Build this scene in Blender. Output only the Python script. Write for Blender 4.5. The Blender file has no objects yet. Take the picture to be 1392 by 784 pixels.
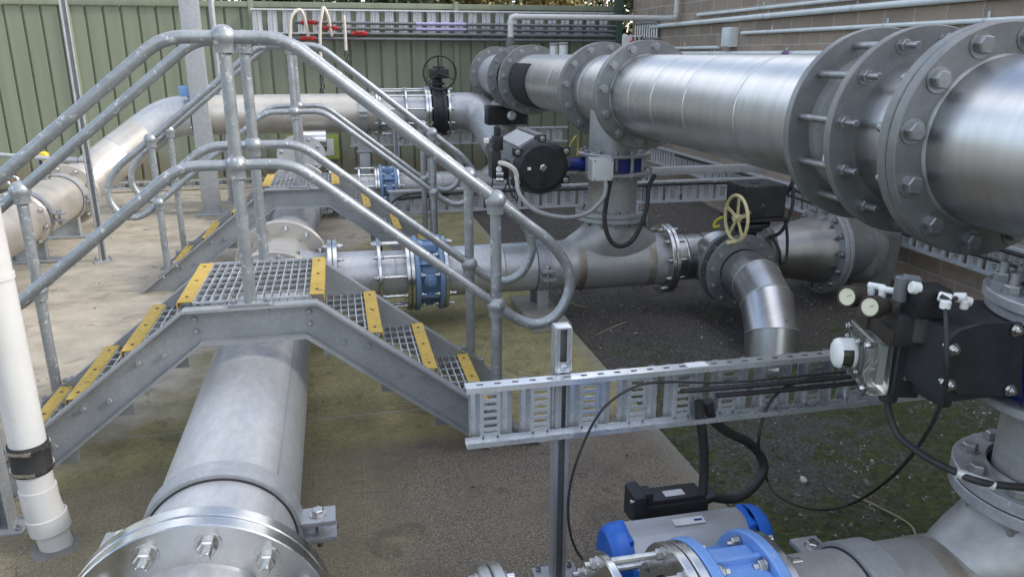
import bpy, bmesh, math, random
from mathutils import Vector, Matrix, Quaternion
random.seed(7)
PI = math.pi
SC = bpy.context.scene
COL = SC.collection
V = Vector
# ------------------------------------------------------------------ camera
FPX, PITCH, YAW, CAMZ = 1046.0, math.radians(16.9), math.radians(12.7), 1.70
cd = bpy.data.cameras.new('camera'); cam = bpy.data.objects.new('camera', cd); COL.objects.link(cam)
cam.location = (0, 0, CAMZ); cam.rotation_euler = (PI/2 - PITCH, 0, -YAW)
cd.sensor_width = 36; cd.lens = FPX/1392*36; cd.clip_start = 0.05; cd.clip_end = 500
SC.camera = cam
def pt(px, py, **k):
    """world point seen at a photo pixel on the plane x=, y= or z="""
    h = V((math.sin(YAW), math.cos(YAW), 0)); r = V((math.cos(YAW), -math.sin(YAW), 0)); z = V((0, 0, 1))
    w = h*math.cos(PITCH) - z*math.sin(PITCH); u = h*math.sin(PITCH) + z*math.cos(PITCH)
    d = r*((px-696)/FPX) + u*((392-py)/FPX) + w
    (a, v), = k.items(); i = 'xyz'.index(a); c = V((0, 0, CAMZ))
    return c + d*((v-c[i])/d[i])
# ------------------------------------------------------------------ materials
def nd(nt, t, **k):
    n = nt.nodes.new(t)
    for a, b in k.items(): setattr(n, a, b)
    return n
def ramp(nt, fac, stops):
    r = nd(nt, 'ShaderNodeValToRGB'); e = r.color_ramp.elements
    while len(e) < len(stops): e.new(0.5)
    for q, (p, c) in zip(e, stops):
        q.position = p; q.color = (c, c, c, 1) if isinstance(c, (int, float)) else (*c, 1)
    nt.links.new(fac, r.inputs[0]); return r.outputs[0]
def noise(nt, co, scale, detail=4, rough=0.55, stretch=None, dist=0.0):
    if stretch:
        mp = nd(nt, 'ShaderNodeMapping'); mp.inputs['Scale'].default_value = stretch
        nt.links.new(co, mp.inputs[0]); co = mp.outputs[0]
    n = nd(nt, 'ShaderNodeTexNoise'); n.inputs['Scale'].default_value = scale
    n.inputs['Detail'].default_value = detail; n.inputs['Roughness'].default_value = rough
    n.inputs['Distortion'].default_value = dist
    nt.links.new(co, n.inputs['Vector']); return n.outputs['Fac']
def mix(nt, fac, a, b, blend='MIX'):
    m = nd(nt, 'ShaderNodeMix', data_type='RGBA', blend_type=blend)
    for s, v in ((0, fac), (6, a), (7, b)):
        if hasattr(v, 'is_output'): nt.links.new(v, m.inputs[s])
        elif s == 0: m.inputs[s].default_value = v
        else: m.inputs[s].default_value = (*v, 1)
    return m.outputs[2]
def mathn(nt, op, a, b=None, c=None):
    m = nd(nt, 'ShaderNodeMath', operation=op)
    for s, v in enumerate((a, b, c)):
        if v is None: continue
        if hasattr(v, 'is_output'): nt.links.new(v, m.inputs[s])
        else: m.inputs[s].default_value = v
    return m.outputs[0]
def newmat(name):
    m = bpy.data.materials.new(name); m.use_nodes = True; nt = m.node_tree
    return m, nt, nt.nodes['Principled BSDF'], nd(nt, 'ShaderNodeTexCoord').outputs['Object']
def bump(nt, bs, h, strength=0.2, dist=0.01):
    b = nd(nt, 'ShaderNodeBump'); b.inputs['Strength'].default_value = strength; b.inputs['Distance'].default_value = dist
    nt.links.new(h, b.inputs['Height']); nt.links.new(b.outputs[0], bs.inputs['Normal'])
def M(name, c1, c2=None, rough=0.5, metal=0.0, scale=6, bumps=0.0, stretch=None, rvar=0.12, bscale=None, fine=None, lo=.35, hi=.68, spots=None):
    """general weathered surface: two tones mixed by noise, varying gloss, optional bump"""
    m, nt, bs, co = newmat(name)
    c2 = c2 or tuple(x*0.8 for x in c1)
    n = noise(nt, co, scale, 6, 0.6, stretch)
    col = mix(nt, ramp(nt, n, [(lo, 0.0), (hi, 1.0)]), c1, c2)
    if fine:
        n2 = noise(nt, co, fine, 3, 0.6, stretch)
        col = mix(nt, ramp(nt, n2, [(.3, 0.0), (.75, 0.5)]), col, tuple(x*.6 for x in c1))
    if spots:   # (colour, scale, threshold): flecks of grime
        n3 = noise(nt, co, spots[1], 3, 0.7)
        col = mix(nt, ramp(nt, n3, [(spots[2], 0.0), (spots[2]+.06, .85)]), col, spots[0])
    nt.links.new(col, bs.inputs['Base Color'])
    nr = noise(nt, co, scale*1.7, 4, 0.6, stretch)
    r = nd(nt, 'ShaderNodeMapRange'); r.inputs[1].default_value = .3; r.inputs[2].default_value = .7
    r.inputs[3].default_value = max(.03, rough-rvar); r.inputs[4].default_value = min(1, rough+rvar)
    nt.links.new(nr, r.inputs[0]); nt.links.new(r.outputs[0], bs.inputs['Roughness'])
    bs.inputs['Metallic'].default_value = metal
    if bumps: bump(nt, bs, noise(nt, co, bscale or scale*6, 4, .6, stretch), bumps, .004)
    return m
MT = {}
MT['steel'] = M('dull_stainless', (.57,.575,.58), (.52,.525,.53), .45, .55, 2.0, .03, spots=((.36,.35,.33), 11, .72), fine=25, rvar=.05, stretch=(1.6,.7,1))
MT['steelb'] = M('bright_stainless', (.62,.62,.61), (.50,.50,.49), .26, 1.0, 5, .04)
MT['upper'] = M('brushed_stainless', (.60,.605,.61), (.51,.51,.51), .36, 1.0, 1.6, .012, (1,12,1), .035, bscale=60, spots=((.2,.19,.17), 16, .70))
MT['tee'] = M('pickled_stainless', (.44,.44,.435), (.35,.35,.34), .50, .5, 4, .08, spots=((.28,.23,.17), 5, .68), fine=40)
MT['warm'] = M('sun_tinted_stainless', (.54,.51,.465), (.44,.41,.365), .46, .65, 3, .05, spots=((.33,.27,.2), 8, .69))  # warm cast of sunlight put into the stainless colour
MT['galv'] = M('galvanised_steel', (.45,.465,.48), (.36,.375,.39), .48, .5, 22, .08, spots=((.62,.63,.64), 40, .66), fine=90)
MT['rail'] = M('galvanised_rail', (.38,.40,.415), (.27,.295,.31), .44, .55, 9, .22, spots=((.64,.65,.66), 34, .60), fine=45)
MT['tray'] = M('bright_galvanised', (.66,.68,.70), (.54,.56,.58), .28, .7, 8, .04, fine=None)
MT['trayfar'] = M('zinc_coated_tray', (.66,.68,.70), (.56,.58,.60), .36, .35, 8, .03)
MT['stringer'] = M('grey_galvanised_channel', (.36,.375,.385), (.28,.295,.305), .55, .35, 7, .10, fine=60, spots=((.16,.15,.13), 12, .70))
MT['dark'] = M('weathered_flange_steel', (.27,.275,.27), (.20,.205,.205), .52, .5, 6, .10, fine=30, spots=((.34,.33,.30), 16, .70))
MT['bolt'] = M('galvanised_bolt', (.36,.37,.375), (.25,.25,.25), .45, .8, 30, .05)
MT['sbolt'] = M('stainless_bolt', (.60,.60,.59), (.42,.42,.41), .28, 1.0, 30)
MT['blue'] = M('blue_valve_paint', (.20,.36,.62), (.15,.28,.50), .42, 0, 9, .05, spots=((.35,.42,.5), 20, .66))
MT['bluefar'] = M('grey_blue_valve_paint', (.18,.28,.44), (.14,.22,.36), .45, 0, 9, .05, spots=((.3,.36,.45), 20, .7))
MT['vivid'] = M('vivid_blue_paint', (.02,.14,.58), (.015,.11,.46), .42, 0, 9, .03, spots=((.10,.16,.30), 24, .66))
MT['navy'] = M('navy_blue_paint', (.012,.03,.22), (.008,.02,.14), .4, 0, 9)
MT['pearl'] = M('light_blue_pearl_paint', (.17,.32,.66), (.13,.26,.56), .38, .1, 9, .04, spots=((.42,.44,.46), 26, .64))
MT['alu'] = M('anodised_aluminium', (.42,.43,.45), (.36,.37,.39), .38, .6, 8, .03)
MT['alud'] = M('dark_aluminium', (.20,.205,.21), (.15,.155,.16), .42, .6, 8, .03)
MT['black'] = M('black_plastic', (.014,.015,.017), (.024,.024,.027), .42, 0, 12, .04)
MT['blackm'] = M('black_painted_metal', (.016,.018,.022), (.028,.03,.034), .55, 0, 9, .06, spots=((.2,.2,.2), 11, .74))
MT['gearbox'] = M('scuffed_black_gearbox', (.018,.019,.021), (.035,.035,.035), .6, 0, 9, .08, spots=((.28,.28,.26), 13, .66))
MT['rubber'] = M('black_rubber', (.018,.018,.019), (.03,.03,.03), .6, 0, 16, .1)
MT['patch'] = M('black_wrap', (.008,.008,.009), (.014,.014,.015), .8, 0, 5, .35, (1,6,1))
MT['pvc'] = M('white_pvc', (.58,.58,.57), (.50,.49,.47), .35, 0, 3, .02, spots=((.38,.35,.30), 12, .68))
MT['conduit'] = M('pale_grey_conduit', (.72,.75,.74), (.62,.65,.64), .45, 0, 5)
MT['greypipe'] = M('grey_plastic_pipe', (.14,.15,.16), (.10,.11,.12), .42, 0, 6)
MT['greyhose'] = M('grey_flexible_hose', (.36,.37,.37), (.28,.29,.29), .5, 0, 20)
MT['yellow'] = M('yellow_nosing', (.58,.40,.085), (.47,.31,.06), .72, 0, 16, .2, fine=120, spots=((.20,.14,.06), 22, .62), bscale=180)
MT['cream'] = M('cream_yellow_paint', (.74,.64,.36), (.62,.53,.28), .5, 0, 9)
MT['chain'] = M('yellow_tag', (.55,.5,.03), None, .5)
MT['red'] = M('red_plastic', (.52,.03,.03), (.4,.02,.02), .4)
MT['hose'] = M('cream_hose', (.62,.56,.50), (.5,.44,.38), .5, 0, 10)
MT['fence'] = M('green_painted_sheet', (.205,.228,.160), (.165,.187,.127), .48, 0, 5, .04, (1,1,.05), spots=((.2,.2,.15), 7, .74))
MT['fencepost'] = M('dark_green_paint', (.05,.085,.062), (.04,.07,.05), .5, 0, 3)
def fencemat():
    m = MT['fence']; nt = m.node_tree; bs = nt.nodes['Principled BSDF']; co = nt.nodes['Texture Coordinate'].outputs['Object']
    src = bs.inputs['Base Color'].links[0].from_socket; sep = nd(nt, 'ShaderNodeSeparateXYZ'); nt.links.new(co, sep.inputs[0])
    z = mathn(nt, 'ADD', sep.outputs[2], mathn(nt, 'MULTIPLY', noise(nt, co, 4, 6, .7, (1,1,.4)), -.55))   # mud splash along the foot, water marks above
    c = mix(nt, ramp(nt, z, [(.0, .75), (.12, 0.)]), src, (.17,.14,.09))
    c = mix(nt, ramp(nt, noise(nt, co, 9, 5, .7, (2,1,.05)), [(.56, 0.), (.70, .35)]), c, (.25,.26,.20))
    nt.links.new(c, bs.inputs['Base Color'])
fencemat()
MT['concrete'] = M('aged_concrete', (.36,.34,.30), (.25,.235,.20), .85, 0, 5, .4, fine=60, bscale=50)
MT['darkrefl'] = M('dark_reflection_stainless', (.54,.54,.53), (.44,.44,.43), .36, 1.0, 3, .04, spots=((.2,.19,.17), 10, .7))  # stainless with the dark surroundings it mirrors put into its base tone
MT['block'] = M('rough_grey_concrete', (.20,.195,.185), (.12,.115,.105), .9, 0, 6, .5, fine=40, bscale=40)
MT['label'] = M('silver_label', (.62,.63,.64), (.5,.5,.5), .4, .2, 20)
MT['white'] = M('white_plastic', (.80,.80,.78), (.68,.68,.66), .4, 0, 10)
MT['lime'] = M('lime_sign_paint', (.27,.32,.07), (.23,.28,.06), .6, 0, 5)
MT['rust'] = M('rusty_brown_metal', (.032,.026,.021), (.06,.045,.033), .65, .2, 20, .15)
MT['purple'] = M('purple_label', (.22,.10,.28), None, .5)
MT['lilac'] = M('lilac_label', (.34,.30,.50), None, .5)
MT['bark'] = M('grey_bark', (.20,.15,.10), (.12,.09,.06), .9, 0, 8, .6)
MT['trash'] = M('pale_leaf', (.55,.53,.47), (.4,.36,.28), .7)
MT['twig'] = M('dry_twig', (.36,.29,.18), (.25,.2,.12), .8)
MT['stone'] = M('grey_stone', (.17,.155,.14), (.10,.095,.09), .85, 0, 5, .3)
def pebbles():
    m, nt, bs, co = newmat('mixed_pebbles'); g = nd(nt, 'ShaderNodeNewGeometry').outputs['Random Per Island']
    nt.links.new(ramp(nt, g, [(0, (.05,.047,.043)), (.45, (.11,.10,.09)), (.8, (.21,.19,.16)), (.97, (.42,.39,.34))]), bs.inputs['Base Color']); bs.inputs['Roughness'].default_value = .9
    return m
MT['pebbles'] = pebbles()
def glass(name, col, alpha=.35):
    m, nt, bs, co = newmat(name); bs.inputs['Base Color'].default_value = (*col, 1)
    bs.inputs['Roughness'].default_value = .2; bs.inputs['Transmission Weight'].default_value = 1-alpha; bs.inputs['IOR'].default_value = 1.3
    return m
MT['clear'] = glass('clear_polycarbonate', (.62,.64,.58), .08)
def leafmat(name, a, b):
    m, nt, bs, co = newmat(name)
    g = nd(nt, 'ShaderNodeNewGeometry').outputs['Random Per Island']
    nt.links.new(mix(nt, g, a, b), bs.inputs['Base Color']); bs.inputs['Roughness'].default_value = .6
    bs.inputs['Subsurface Weight'].default_value = 0
    return m
MT['leaf1'] = leafmat('olive_leaves', (.10,.10,.035), (.24,.20,.07))
MT['leaf2'] = leafmat('dark_green_leaves', (.03,.045,.018), (.075,.09,.03))
MT['leaf3'] = leafmat('golden_leaves', (.22,.17,.05), (.36,.28,.10))
# concrete slab with moss, aged stone aggregate and stains laid out in the ground's own coordinates
def slabmat():
    m, nt, bs, co = newmat('stained_concrete_slab')
    sep = nd(nt, 'ShaderNodeSeparateXYZ'); nt.links.new(co, sep.inputs[0]); X, Y = sep.outputs[0], sep.outputs[1]
    big = noise(nt, co, 1.1, 5, .6); mid = noise(nt, co, 5, 6, .65); fin = noise(nt, co, 45, 5, .7); spk = noise(nt, co, 130, 3, .7)
    tan = mix(nt, ramp(nt, mid, [(.35, 0.), (.7, 1.)]), (.40,.35,.275), (.26,.235,.19))
    tan = mix(nt, ramp(nt, big, [(.5, 0.), (.72, .6)]), tan, (.30,.27,.20))
    # streaky dark stains
    st = noise(nt, co, 1.5, 8, .72, (.8, 1.3, 1), .6)
    tan = mix(nt, ramp(nt, st, [(.50, 0.), (.68, .8)]), tan, (.16,.135,.09))
    tan = mix(nt, ramp(nt, spk, [(.5, 0.), (.9, .6)]), tan, (.22,.2,.15))
    moss = mix(nt, ramp(nt, mid, [(.3, 0.), (.7, 1.)]), (.37,.325,.155), (.20,.18,.095))
    moss = mix(nt, ramp(nt, fin, [(.42, 0.), (.72, .65)]), moss, (.09,.08,.045))
    wob = mathn(nt, 'MULTIPLY', mathn(nt, 'SUBTRACT', mid, .5), 1.1)
    wob2 = mathn(nt, 'MULTIPLY', mathn(nt, 'SUBTRACT', big, .5), 1.6)
    # moss grows in a band along the big pipe and right of it
    mx = mathn(nt, 'ADD', mathn(nt, 'ADD', X, wob), wob2)
    myy = mathn(nt, 'ADD', mathn(nt, 'MULTIPLY_ADD', Y, -.42, 2.55), mx)
    mf = ramp(nt, mathn(nt, 'MULTIPLY_ADD', myy, .4, .5), [(.36, 0.), (.56, 1.)])
    base = mix(nt, mf, tan, moss)
    # exposed, darkened aggregate on the near part
    vor = nd(nt, 'ShaderNodeTexVoronoi'); vor.inputs['Scale'].default_value = 120; nt.links.new(co, vor.inputs['Vector'])
    agg = mix(nt, ramp(nt, vor.outputs['Distance'], [(.05, 0.), (.75, 1.)]), (.33,.272,.205), (.125,.102,.08))
    agg = mix(nt, ramp(nt, spk, [(.46, 0.), (.58, .85)]), agg, (.075,.061,.048))
    agg = mix(nt, ramp(nt, noise(nt, co, 150, 3, .75), [(.55, 0.), (.62, .9)]), agg, (.40,.36,.30))
    agg = mix(nt, ramp(nt, mid, [(.45, 0.), (.75, .6)]), agg, (.19,.165,.115))
    agg = mix(nt, ramp(nt, noise(nt, co, 2.6, 6, .7), [(.47, 0.), (.70, .55)]), agg, (.085,.074,.060))
    ay = mathn(nt, 'ADD', mathn(nt, 'MULTIPLY_ADD', X, -.06, Y), mathn(nt, 'MULTIPLY', wob, .22))
    af = ramp(nt, mathn(nt, 'MULTIPLY_ADD', ay, -1.0, 3.72), [(.46, 0.), (.60, 1.)])
    ax = ramp(nt, mathn(nt, 'ADD', mathn(nt, 'MULTIPLY', X, .5), mathn(nt, 'MULTIPLY', wob, .5)), [(.0, .65), (.12, 1.)])
    base = mix(nt, mathn(nt, 'MULTIPLY', af, ax), base, agg)
    # drips and spills with hard edges, hairline cracks
    sp = noise(nt, co, 3.3, 7, .62, None, .8)
    base = mix(nt, ramp(nt, sp, [(.60, 0.), (.625, .45), (.70, .25)]), base, (.085,.072,.05))
    ck = nd(nt, 'ShaderNodeTexVoronoi', feature='DISTANCE_TO_EDGE'); ck.inputs['Scale'].default_value = .55
    wv = nd(nt, 'ShaderNodeVectorMath', operation='ADD'); nz = nd(nt, 'ShaderNodeTexNoise'); nz.inputs['Scale'].default_value = 4; nt.links.new(co, nz.inputs['Vector'])
    nt.links.new(co, wv.inputs[0]); nt.links.new(nz.outputs['Color'], wv.inputs[1]); nt.links.new(wv.outputs[0], ck.inputs['Vector'])
    base = mix(nt, ramp(nt, ck.outputs['Distance'], [(.0, .7), (.004, 0.)]), base, (.06,.05,.035))
    # pale worn strip on the slab's free edge
    ef = ramp(nt, mathn(nt, 'MULTIPLY_ADD', wob, .10, X), [(1.30/2, 0.), (1.40/2, .55)])
    e2 = mathn(nt, 'MULTIPLY', mathn(nt, 'MULTIPLY_ADD', wob, .10, X), .5)
    base = mix(nt, ramp(nt, e2, [(.64, 0.), (.70, .5)]), base, (.27,.26,.22))
    base = mix(nt, ramp(nt, spk, [(.62, 0.), (.72, .35)]), base, (.05,.045,.035))
    nt.links.new(base, bs.inputs['Base Color']); bs.inputs['Roughness'].default_value = .88
    h = mathn(nt, 'ADD', mathn(nt, 'MULTIPLY', fin, .6), mathn(nt, 'MULTIPLY', vor.outputs['Distance'], mathn(nt, 'MULTIPLY', af, 1.2)))
    bump(nt, bs, mathn(nt, 'ADD', h, mathn(nt, 'MULTIPLY', spk, .5)), .55, .006)
    return m
MT['slab'] = slabmat()
def soilmat():
    m, nt, bs, co = newmat('mossy_dark_soil')
    big = noise(nt, co, 1.3, 5, .6); mid = noise(nt, co, 7, 6, .7); fin = noise(nt, co, 60, 5, .75)
    c = mix(nt, ramp(nt, fin, [(.35, 0.), (.7, 1.)]), (.050,.046,.041), (.235,.212,.188))
    sep = nd(nt, 'ShaderNodeSeparateXYZ'); nt.links.new(co, sep.inputs[0])
    near = mathn(nt, 'ADD', mathn(nt, 'MULTIPLY_ADD', sep.outputs[1], -.20, 1.36), mathn(nt, 'MULTIPLY', mathn(nt, 'SUBTRACT', mid, .5), .9))
    near = mathn(nt, 'ADD', near, mathn(nt, 'MULTIPLY', mathn(nt, 'SUBTRACT', big, .5), 1.3))
    g = mix(nt, ramp(nt, noise(nt, co, 35, 5, .7), [(.35, 0.), (.7, 1.)]), (.034,.044,.010), (.13,.165,.028))
    near = mathn(nt, 'ADD', near, mathn(nt, 'MULTIPLY', mathn(nt, 'SUBTRACT', noise(nt, co, 16, 6, .75), .5), 1.5))
    c = mix(nt, ramp(nt, near, [(.60, 0.), (.84, .85)]), c, g)
    c = mix(nt, ramp(nt, noise(nt, co, 110, 3, .8), [(.68, 0.), (.74, .6)]), c, (.15,.14,.125))
    nt.links.new(c, bs.inputs['Base Color']); bs.inputs['Roughness'].default_value = .95
    bump(nt, bs, mathn(nt, 'ADD', mathn(nt, 'MULTIPLY', mid, 1.5), fin), 1.0, .03)
    return m
MT['soil'] = soilmat()
def brickmat():
    m, nt, bs, co = newmat('brown_block_masonry')
    sep = nd(nt, 'ShaderNodeSeparateXYZ'); nt.links.new(co, sep.inputs[0])
    cmb = nd(nt, 'ShaderNodeCombineXYZ'); nt.links.new(sep.outputs[1], cmb.inputs[0]); nt.links.new(sep.outputs[2], cmb.inputs[1])
    b = nd(nt, 'ShaderNodeTexBrick'); nt.links.new(cmb.outputs[0], b.inputs['Vector'])
    b.inputs['Scale'].default_value = 1; b.inputs['Brick Width'].default_value = .33; b.inputs['Row Height'].default_value = .128
    b.inputs['Mortar Size'].default_value = .007; b.inputs['Mortar Smooth'].default_value = .3
    b.inputs['Color1'].default_value = (.37,.285,.215,1); b.inputs['Color2'].default_value = (.26,.205,.16,1); b.inputs['Mortar'].default_value = (.46,.42,.37,1)
    n = noise(nt, co, 10, 5, .65); f = noise(nt, co, 70, 4, .7)
    c = mix(nt, ramp(nt, n, [(.4, 0.), (.75, .45)]), b.outputs['Color'], (.18,.15,.12))
    c = mix(nt, ramp(nt, f, [(.45, 0.), (.75, .3)]), c, (.42,.35,.28))
    nt.links.new(c, bs.inputs['Base Color']); bs.inputs['Roughness'].default_value = .9
    h = mathn(nt, 'ADD', mathn(nt, 'MULTIPLY', b.outputs['Fac'], -1.0), mathn(nt, 'MULTIPLY', f, .35))
    bump(nt, bs, h, .6, .008)
    return m
MT['brick'] = brickmat()
# ------------------------------------------------------------------ mesh helpers
def basis(d):
    d = V(d).normalized(); a = V((0, 0, 1)) if abs(d.z) < .9 else V((1, 0, 0))
    u = a.cross(d).normalized(); return u, d.cross(u).normalized(), d
def lathe(bm, c, d, prof, seg=48, a0=0, a1=2*PI, sx=1):
    """revolve (axial, radius) pairs about the axis d through c"""
    c = V(c); u, w, d = basis(d); full = abs(a1-a0-2*PI) < 1e-6; n = seg if full else seg+1; rings = []
    for (t, r) in prof:
        if r < 1e-6: rings.append([bm.verts.new(c+d*t)]); continue
        rings.append([bm.verts.new(c + d*t + (u*math.cos(a0+(a1-a0)*k/seg) + w*math.sin(a0+(a1-a0)*k/seg))*r) for k in range(n)])
    for A, B in zip(rings, rings[1:]):
        m = seg
        for k in range(m):
            k2 = (k+1) % n
            if len(A) == 1 and len(B) == 1: continue
            if len(A) == 1: f = (A[0], B[k2], B[k])
            elif len(B) == 1: f = (A[k], A[k2], B[0])
            else: f = (A[k], A[k2], B[k2], B[k])
            try: bm.faces.new(f)
            except ValueError: pass
    return bm
def cyl(bm, p0, p1, r, seg=16, bev=0.0, r1=None):
    p0, p1 = V(p0), V(p1); L = (p1-p0).length; r1 = r if r1 is None else r1
    if bev: prof = [(0, 0), (0, r-bev), (bev, r), (L-bev, r1), (L, r1-bev), (L, 0)]
    else: prof = [(0, 0), (0, r), (L, r1), (L, 0)]
    return lathe(bm, p0, p1-p0, prof, seg)
def ringdisc(bm, c, d, R, rin, t, seg=64, bev=.003):
    """flange plate: annulus from c along d, thickness t"""
    return lathe(bm, c, d, [(0, rin), (0, R-bev), (bev, R), (t-bev, R), (t, R-bev), (t, rin), (0, rin)], seg)
def fillet(pts, rad, n=8):
    pts = [V(p) for p in pts]; out = [pts[0]]
    rads = rad if isinstance(rad, (list, tuple)) else [rad]*len(pts)
    for i in range(1, len(pts)-1):
        a, b, c = pts[i-1], pts[i], pts[i+1]; u = (a-b); v = (c-b); lu, lv = u.length, v.length; u.normalize(); v.normalize()
        ang = u.angle(v)
        if ang > PI-.02 or rads[i] <= 0: out.append(b); continue
        t = min(rads[i]/math.tan(ang/2), lu*.49, lv*.49); p, q = b+u*t, b+v*t
        rr = t*math.tan(ang/2); cen = b + (u+v).normalized()*(rr/math.sin(ang/2))
        for k in range(n+1):
            th = (p-cen).angle(q-cen); f = k/n
            out.append(cen + ((p-cen)*math.sin((1-f)*th) + (q-cen)*math.sin(f*th))/math.sin(th))
    out.append(pts[-1]); return out
def spline(pts, n=8):
    pts = [V(p) for p in pts]; P = [pts[0]*2-pts[1]] + pts + [pts[-1]*2-pts[-2]]; out = []
    for i in range(1, len(P)-2):
        a, b, c, d = P[i-1:i+3]
        for k in range(n):
            t = k/n; out.append(.5*((2*b)+(c-a)*t+(2*a-5*b+4*c-d)*t*t+(3*b-a-3*c+d)*t**3))
    out.append(pts[-1]); return out
def sweep(bm, pts, r, seg=12, cap=True):
    pts = [V(p) for p in pts]; n = len(pts); rr = r if isinstance(r, (list, tuple)) else [r]*n
    T = [((pts[min(i+1, n-1)]-pts[max(i-1, 0)])).normalized() for i in range(n)]
    u, w, _ = basis(T[0]); rings = []
    for i in range(n):
        if i:
            q = T[i-1].rotation_difference(T[i]); u = q @ u
        u = (u - T[i]*u.dot(T[i])).normalized(); w = T[i].cross(u)
        rings.append([bm.verts.new(pts[i]+(u*math.cos(2*PI*k/seg)+w*math.sin(2*PI*k/seg))*rr[i]) for k in range(seg)])
    for A, B in zip(rings, rings[1:]):
        for k in range(seg): bm.faces.new((A[k], A[(k+1) % seg], B[(k+1) % seg], B[k]))
    if cap: bm.faces.new(rings[0][::-1]); bm.faces.new(rings[-1])
    return bm
def box(bm, c, s, rot=None, bev=0.0, bseg=2):
    t = bmesh.new(); bmesh.ops.create_cube(t, size=1); bmesh.ops.scale(t, vec=V(s), verts=t.verts)
    if bev: bmesh.ops.bevel(t, geom=t.edges[:], offset=bev, segments=bseg, profile=.7, affect='EDGES')
    if rot is not None: bmesh.ops.rotate(t, matrix=rot, verts=t.verts, cent=(0, 0, 0))
    bmesh.ops.translate(t, vec=V(c), verts=t.verts)
    merge(bm, t); return bm
def bx(bm, x0, x1, y0, y1, z0, z1, bev=0.0): return box(bm, ((x0+x1)/2, (y0+y1)/2, (z0+z1)/2), (abs(x1-x0), abs(y1-y0), abs(z1-z0)), None, bev)
def merge(bm, t):
    mp = {v: bm.verts.new(v.co) for v in t.verts}
    for f in t.faces:
        try: bm.faces.new([mp[v] for v in f.verts])
        except ValueError: pass
    t.free()
def prism(bm, poly, d, holes=None):
    """extrude a planar polygon (3D points) by vector d"""
    d = V(d); A = [bm.verts.new(V(p)) for p in poly]; B = [bm.verts.new(V(p)+d) for p in poly]; n = len(A)
    bm.faces.new(A[::-1]); bm.faces.new(B)
    for k in range(n): bm.faces.new((A[k], A[(k+1) % n], B[(k+1) % n], B[k]))
    return bm
def hexa(bm, c, d, r, h, cham=True):
    u, w, d = basis(d); c = V(c)
    def rg(t, q): return [bm.verts.new(c+d*t+(u*math.cos(PI/3*k+.4)+w*math.sin(PI/3*k+.4))*q) for k in range(6)]
    rs = [rg(0, r), rg(h*.8, r), rg(h, r*.86)]
    for A, B in zip(rs, rs[1:]):
        for k in range(6): bm.faces.new((A[k], A[(k+1) % 6], B[(k+1) % 6], B[k]))
    bm.faces.new(rs[-1]); bm.faces.new(rs[0][::-1]); return bm
BM = bmesh.new
def root_loc(o):
    while o.parent: o = o.parent
    return V(o.location)
def obj(name, bm, mat, parent=None, label=None, ang=35, flat=False):
    me = bpy.data.meshes.new(name)
    if parent is not None:
        bmesh.ops.translate(bm, vec=-root_loc(parent), verts=bm.verts)
    bmesh.ops.recalc_face_normals(bm, faces=bm.faces)
    bm.to_mesh(me); bm.free()
    if not flat:
        me.shade_smooth(); me.set_sharp_from_angle(angle=math.radians(ang))
    me.materials.append(MT[mat] if isinstance(mat, str) else mat)
    o = bpy.data.objects.new(name, me); COL.objects.link(o)
    if parent is not None: o.parent = parent
    if label: o['label'] = label
    return o
def tag(o, label, cat, group=None):
    o['label'] = label; o['category'] = cat
    if group: o['group'] = group
    return o
def thing(name, label, cat, loc=(0, 0, 0), group=None):
    o = bpy.data.objects.new(name, None); COL.objects.link(o); o.location = loc; o.empty_display_size = .1
    return tag(o, label, cat, group)
def struct(name, bm, mat, **k):
    o = obj(name, bm, mat, None, **k); o['kind'] = 'structure'; return o
def copy_tree(o, parent=None):
    c = o.copy(); COL.objects.link(c)
    if parent: c.parent = parent
    for ch in list(o.children): copy_tree(ch, c)
    return c
# ---- repeated small hardware: shared meshes, one object each
HW = {}
def hw_mesh(key, build, mat):
    if key not in HW:
        bm = BM(); build(bm); bmesh.ops.recalc_face_normals(bm, faces=bm.faces)
        me = bpy.data.meshes.new(key[0]); bm.to_mesh(me); bm.free(); me.shade_smooth(); me.set_sharp_from_angle(angle=math.radians(30))
        me.materials.append(MT[mat]); HW[key] = me
    return HW[key]
def place(name, me, parent, loc, d):
    o = bpy.data.objects.new(name, me); COL.objects.link(o); o.parent = parent
    o.location = V(loc)-root_loc(parent); u, w, d = basis(d)
    o.rotation_euler = Matrix((u, w, d)).transposed().to_euler(); return o
def bolt(parent, c, d, r=.018, grip=.07, mat='bolt', stud=.0, washer=True):
    """hex bolt through a flange pair: c on the joint's middle, d towards the head; stud = bare thread beyond the head nut"""
    def b(bm):
        g = grip/2
        for s in (1, -1):
            z = V((0, 0, s))
            if washer: cyl(bm, z*g, z*(g+r*.18), r*1.35, 18)
            hexa(bm, z*(g+r*.18), z, r, r*.9)
        ln = r*1.05+stud if stud else r*.5
        cyl(bm, (0, 0, -g-r*1.1-r*.9), (0, 0, g+ln), r*.56, 12, r*.08)
    return place('bolt', hw_mesh(('bolt', r, grip, mat, stud, washer), b, mat), parent, c, d)
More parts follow.
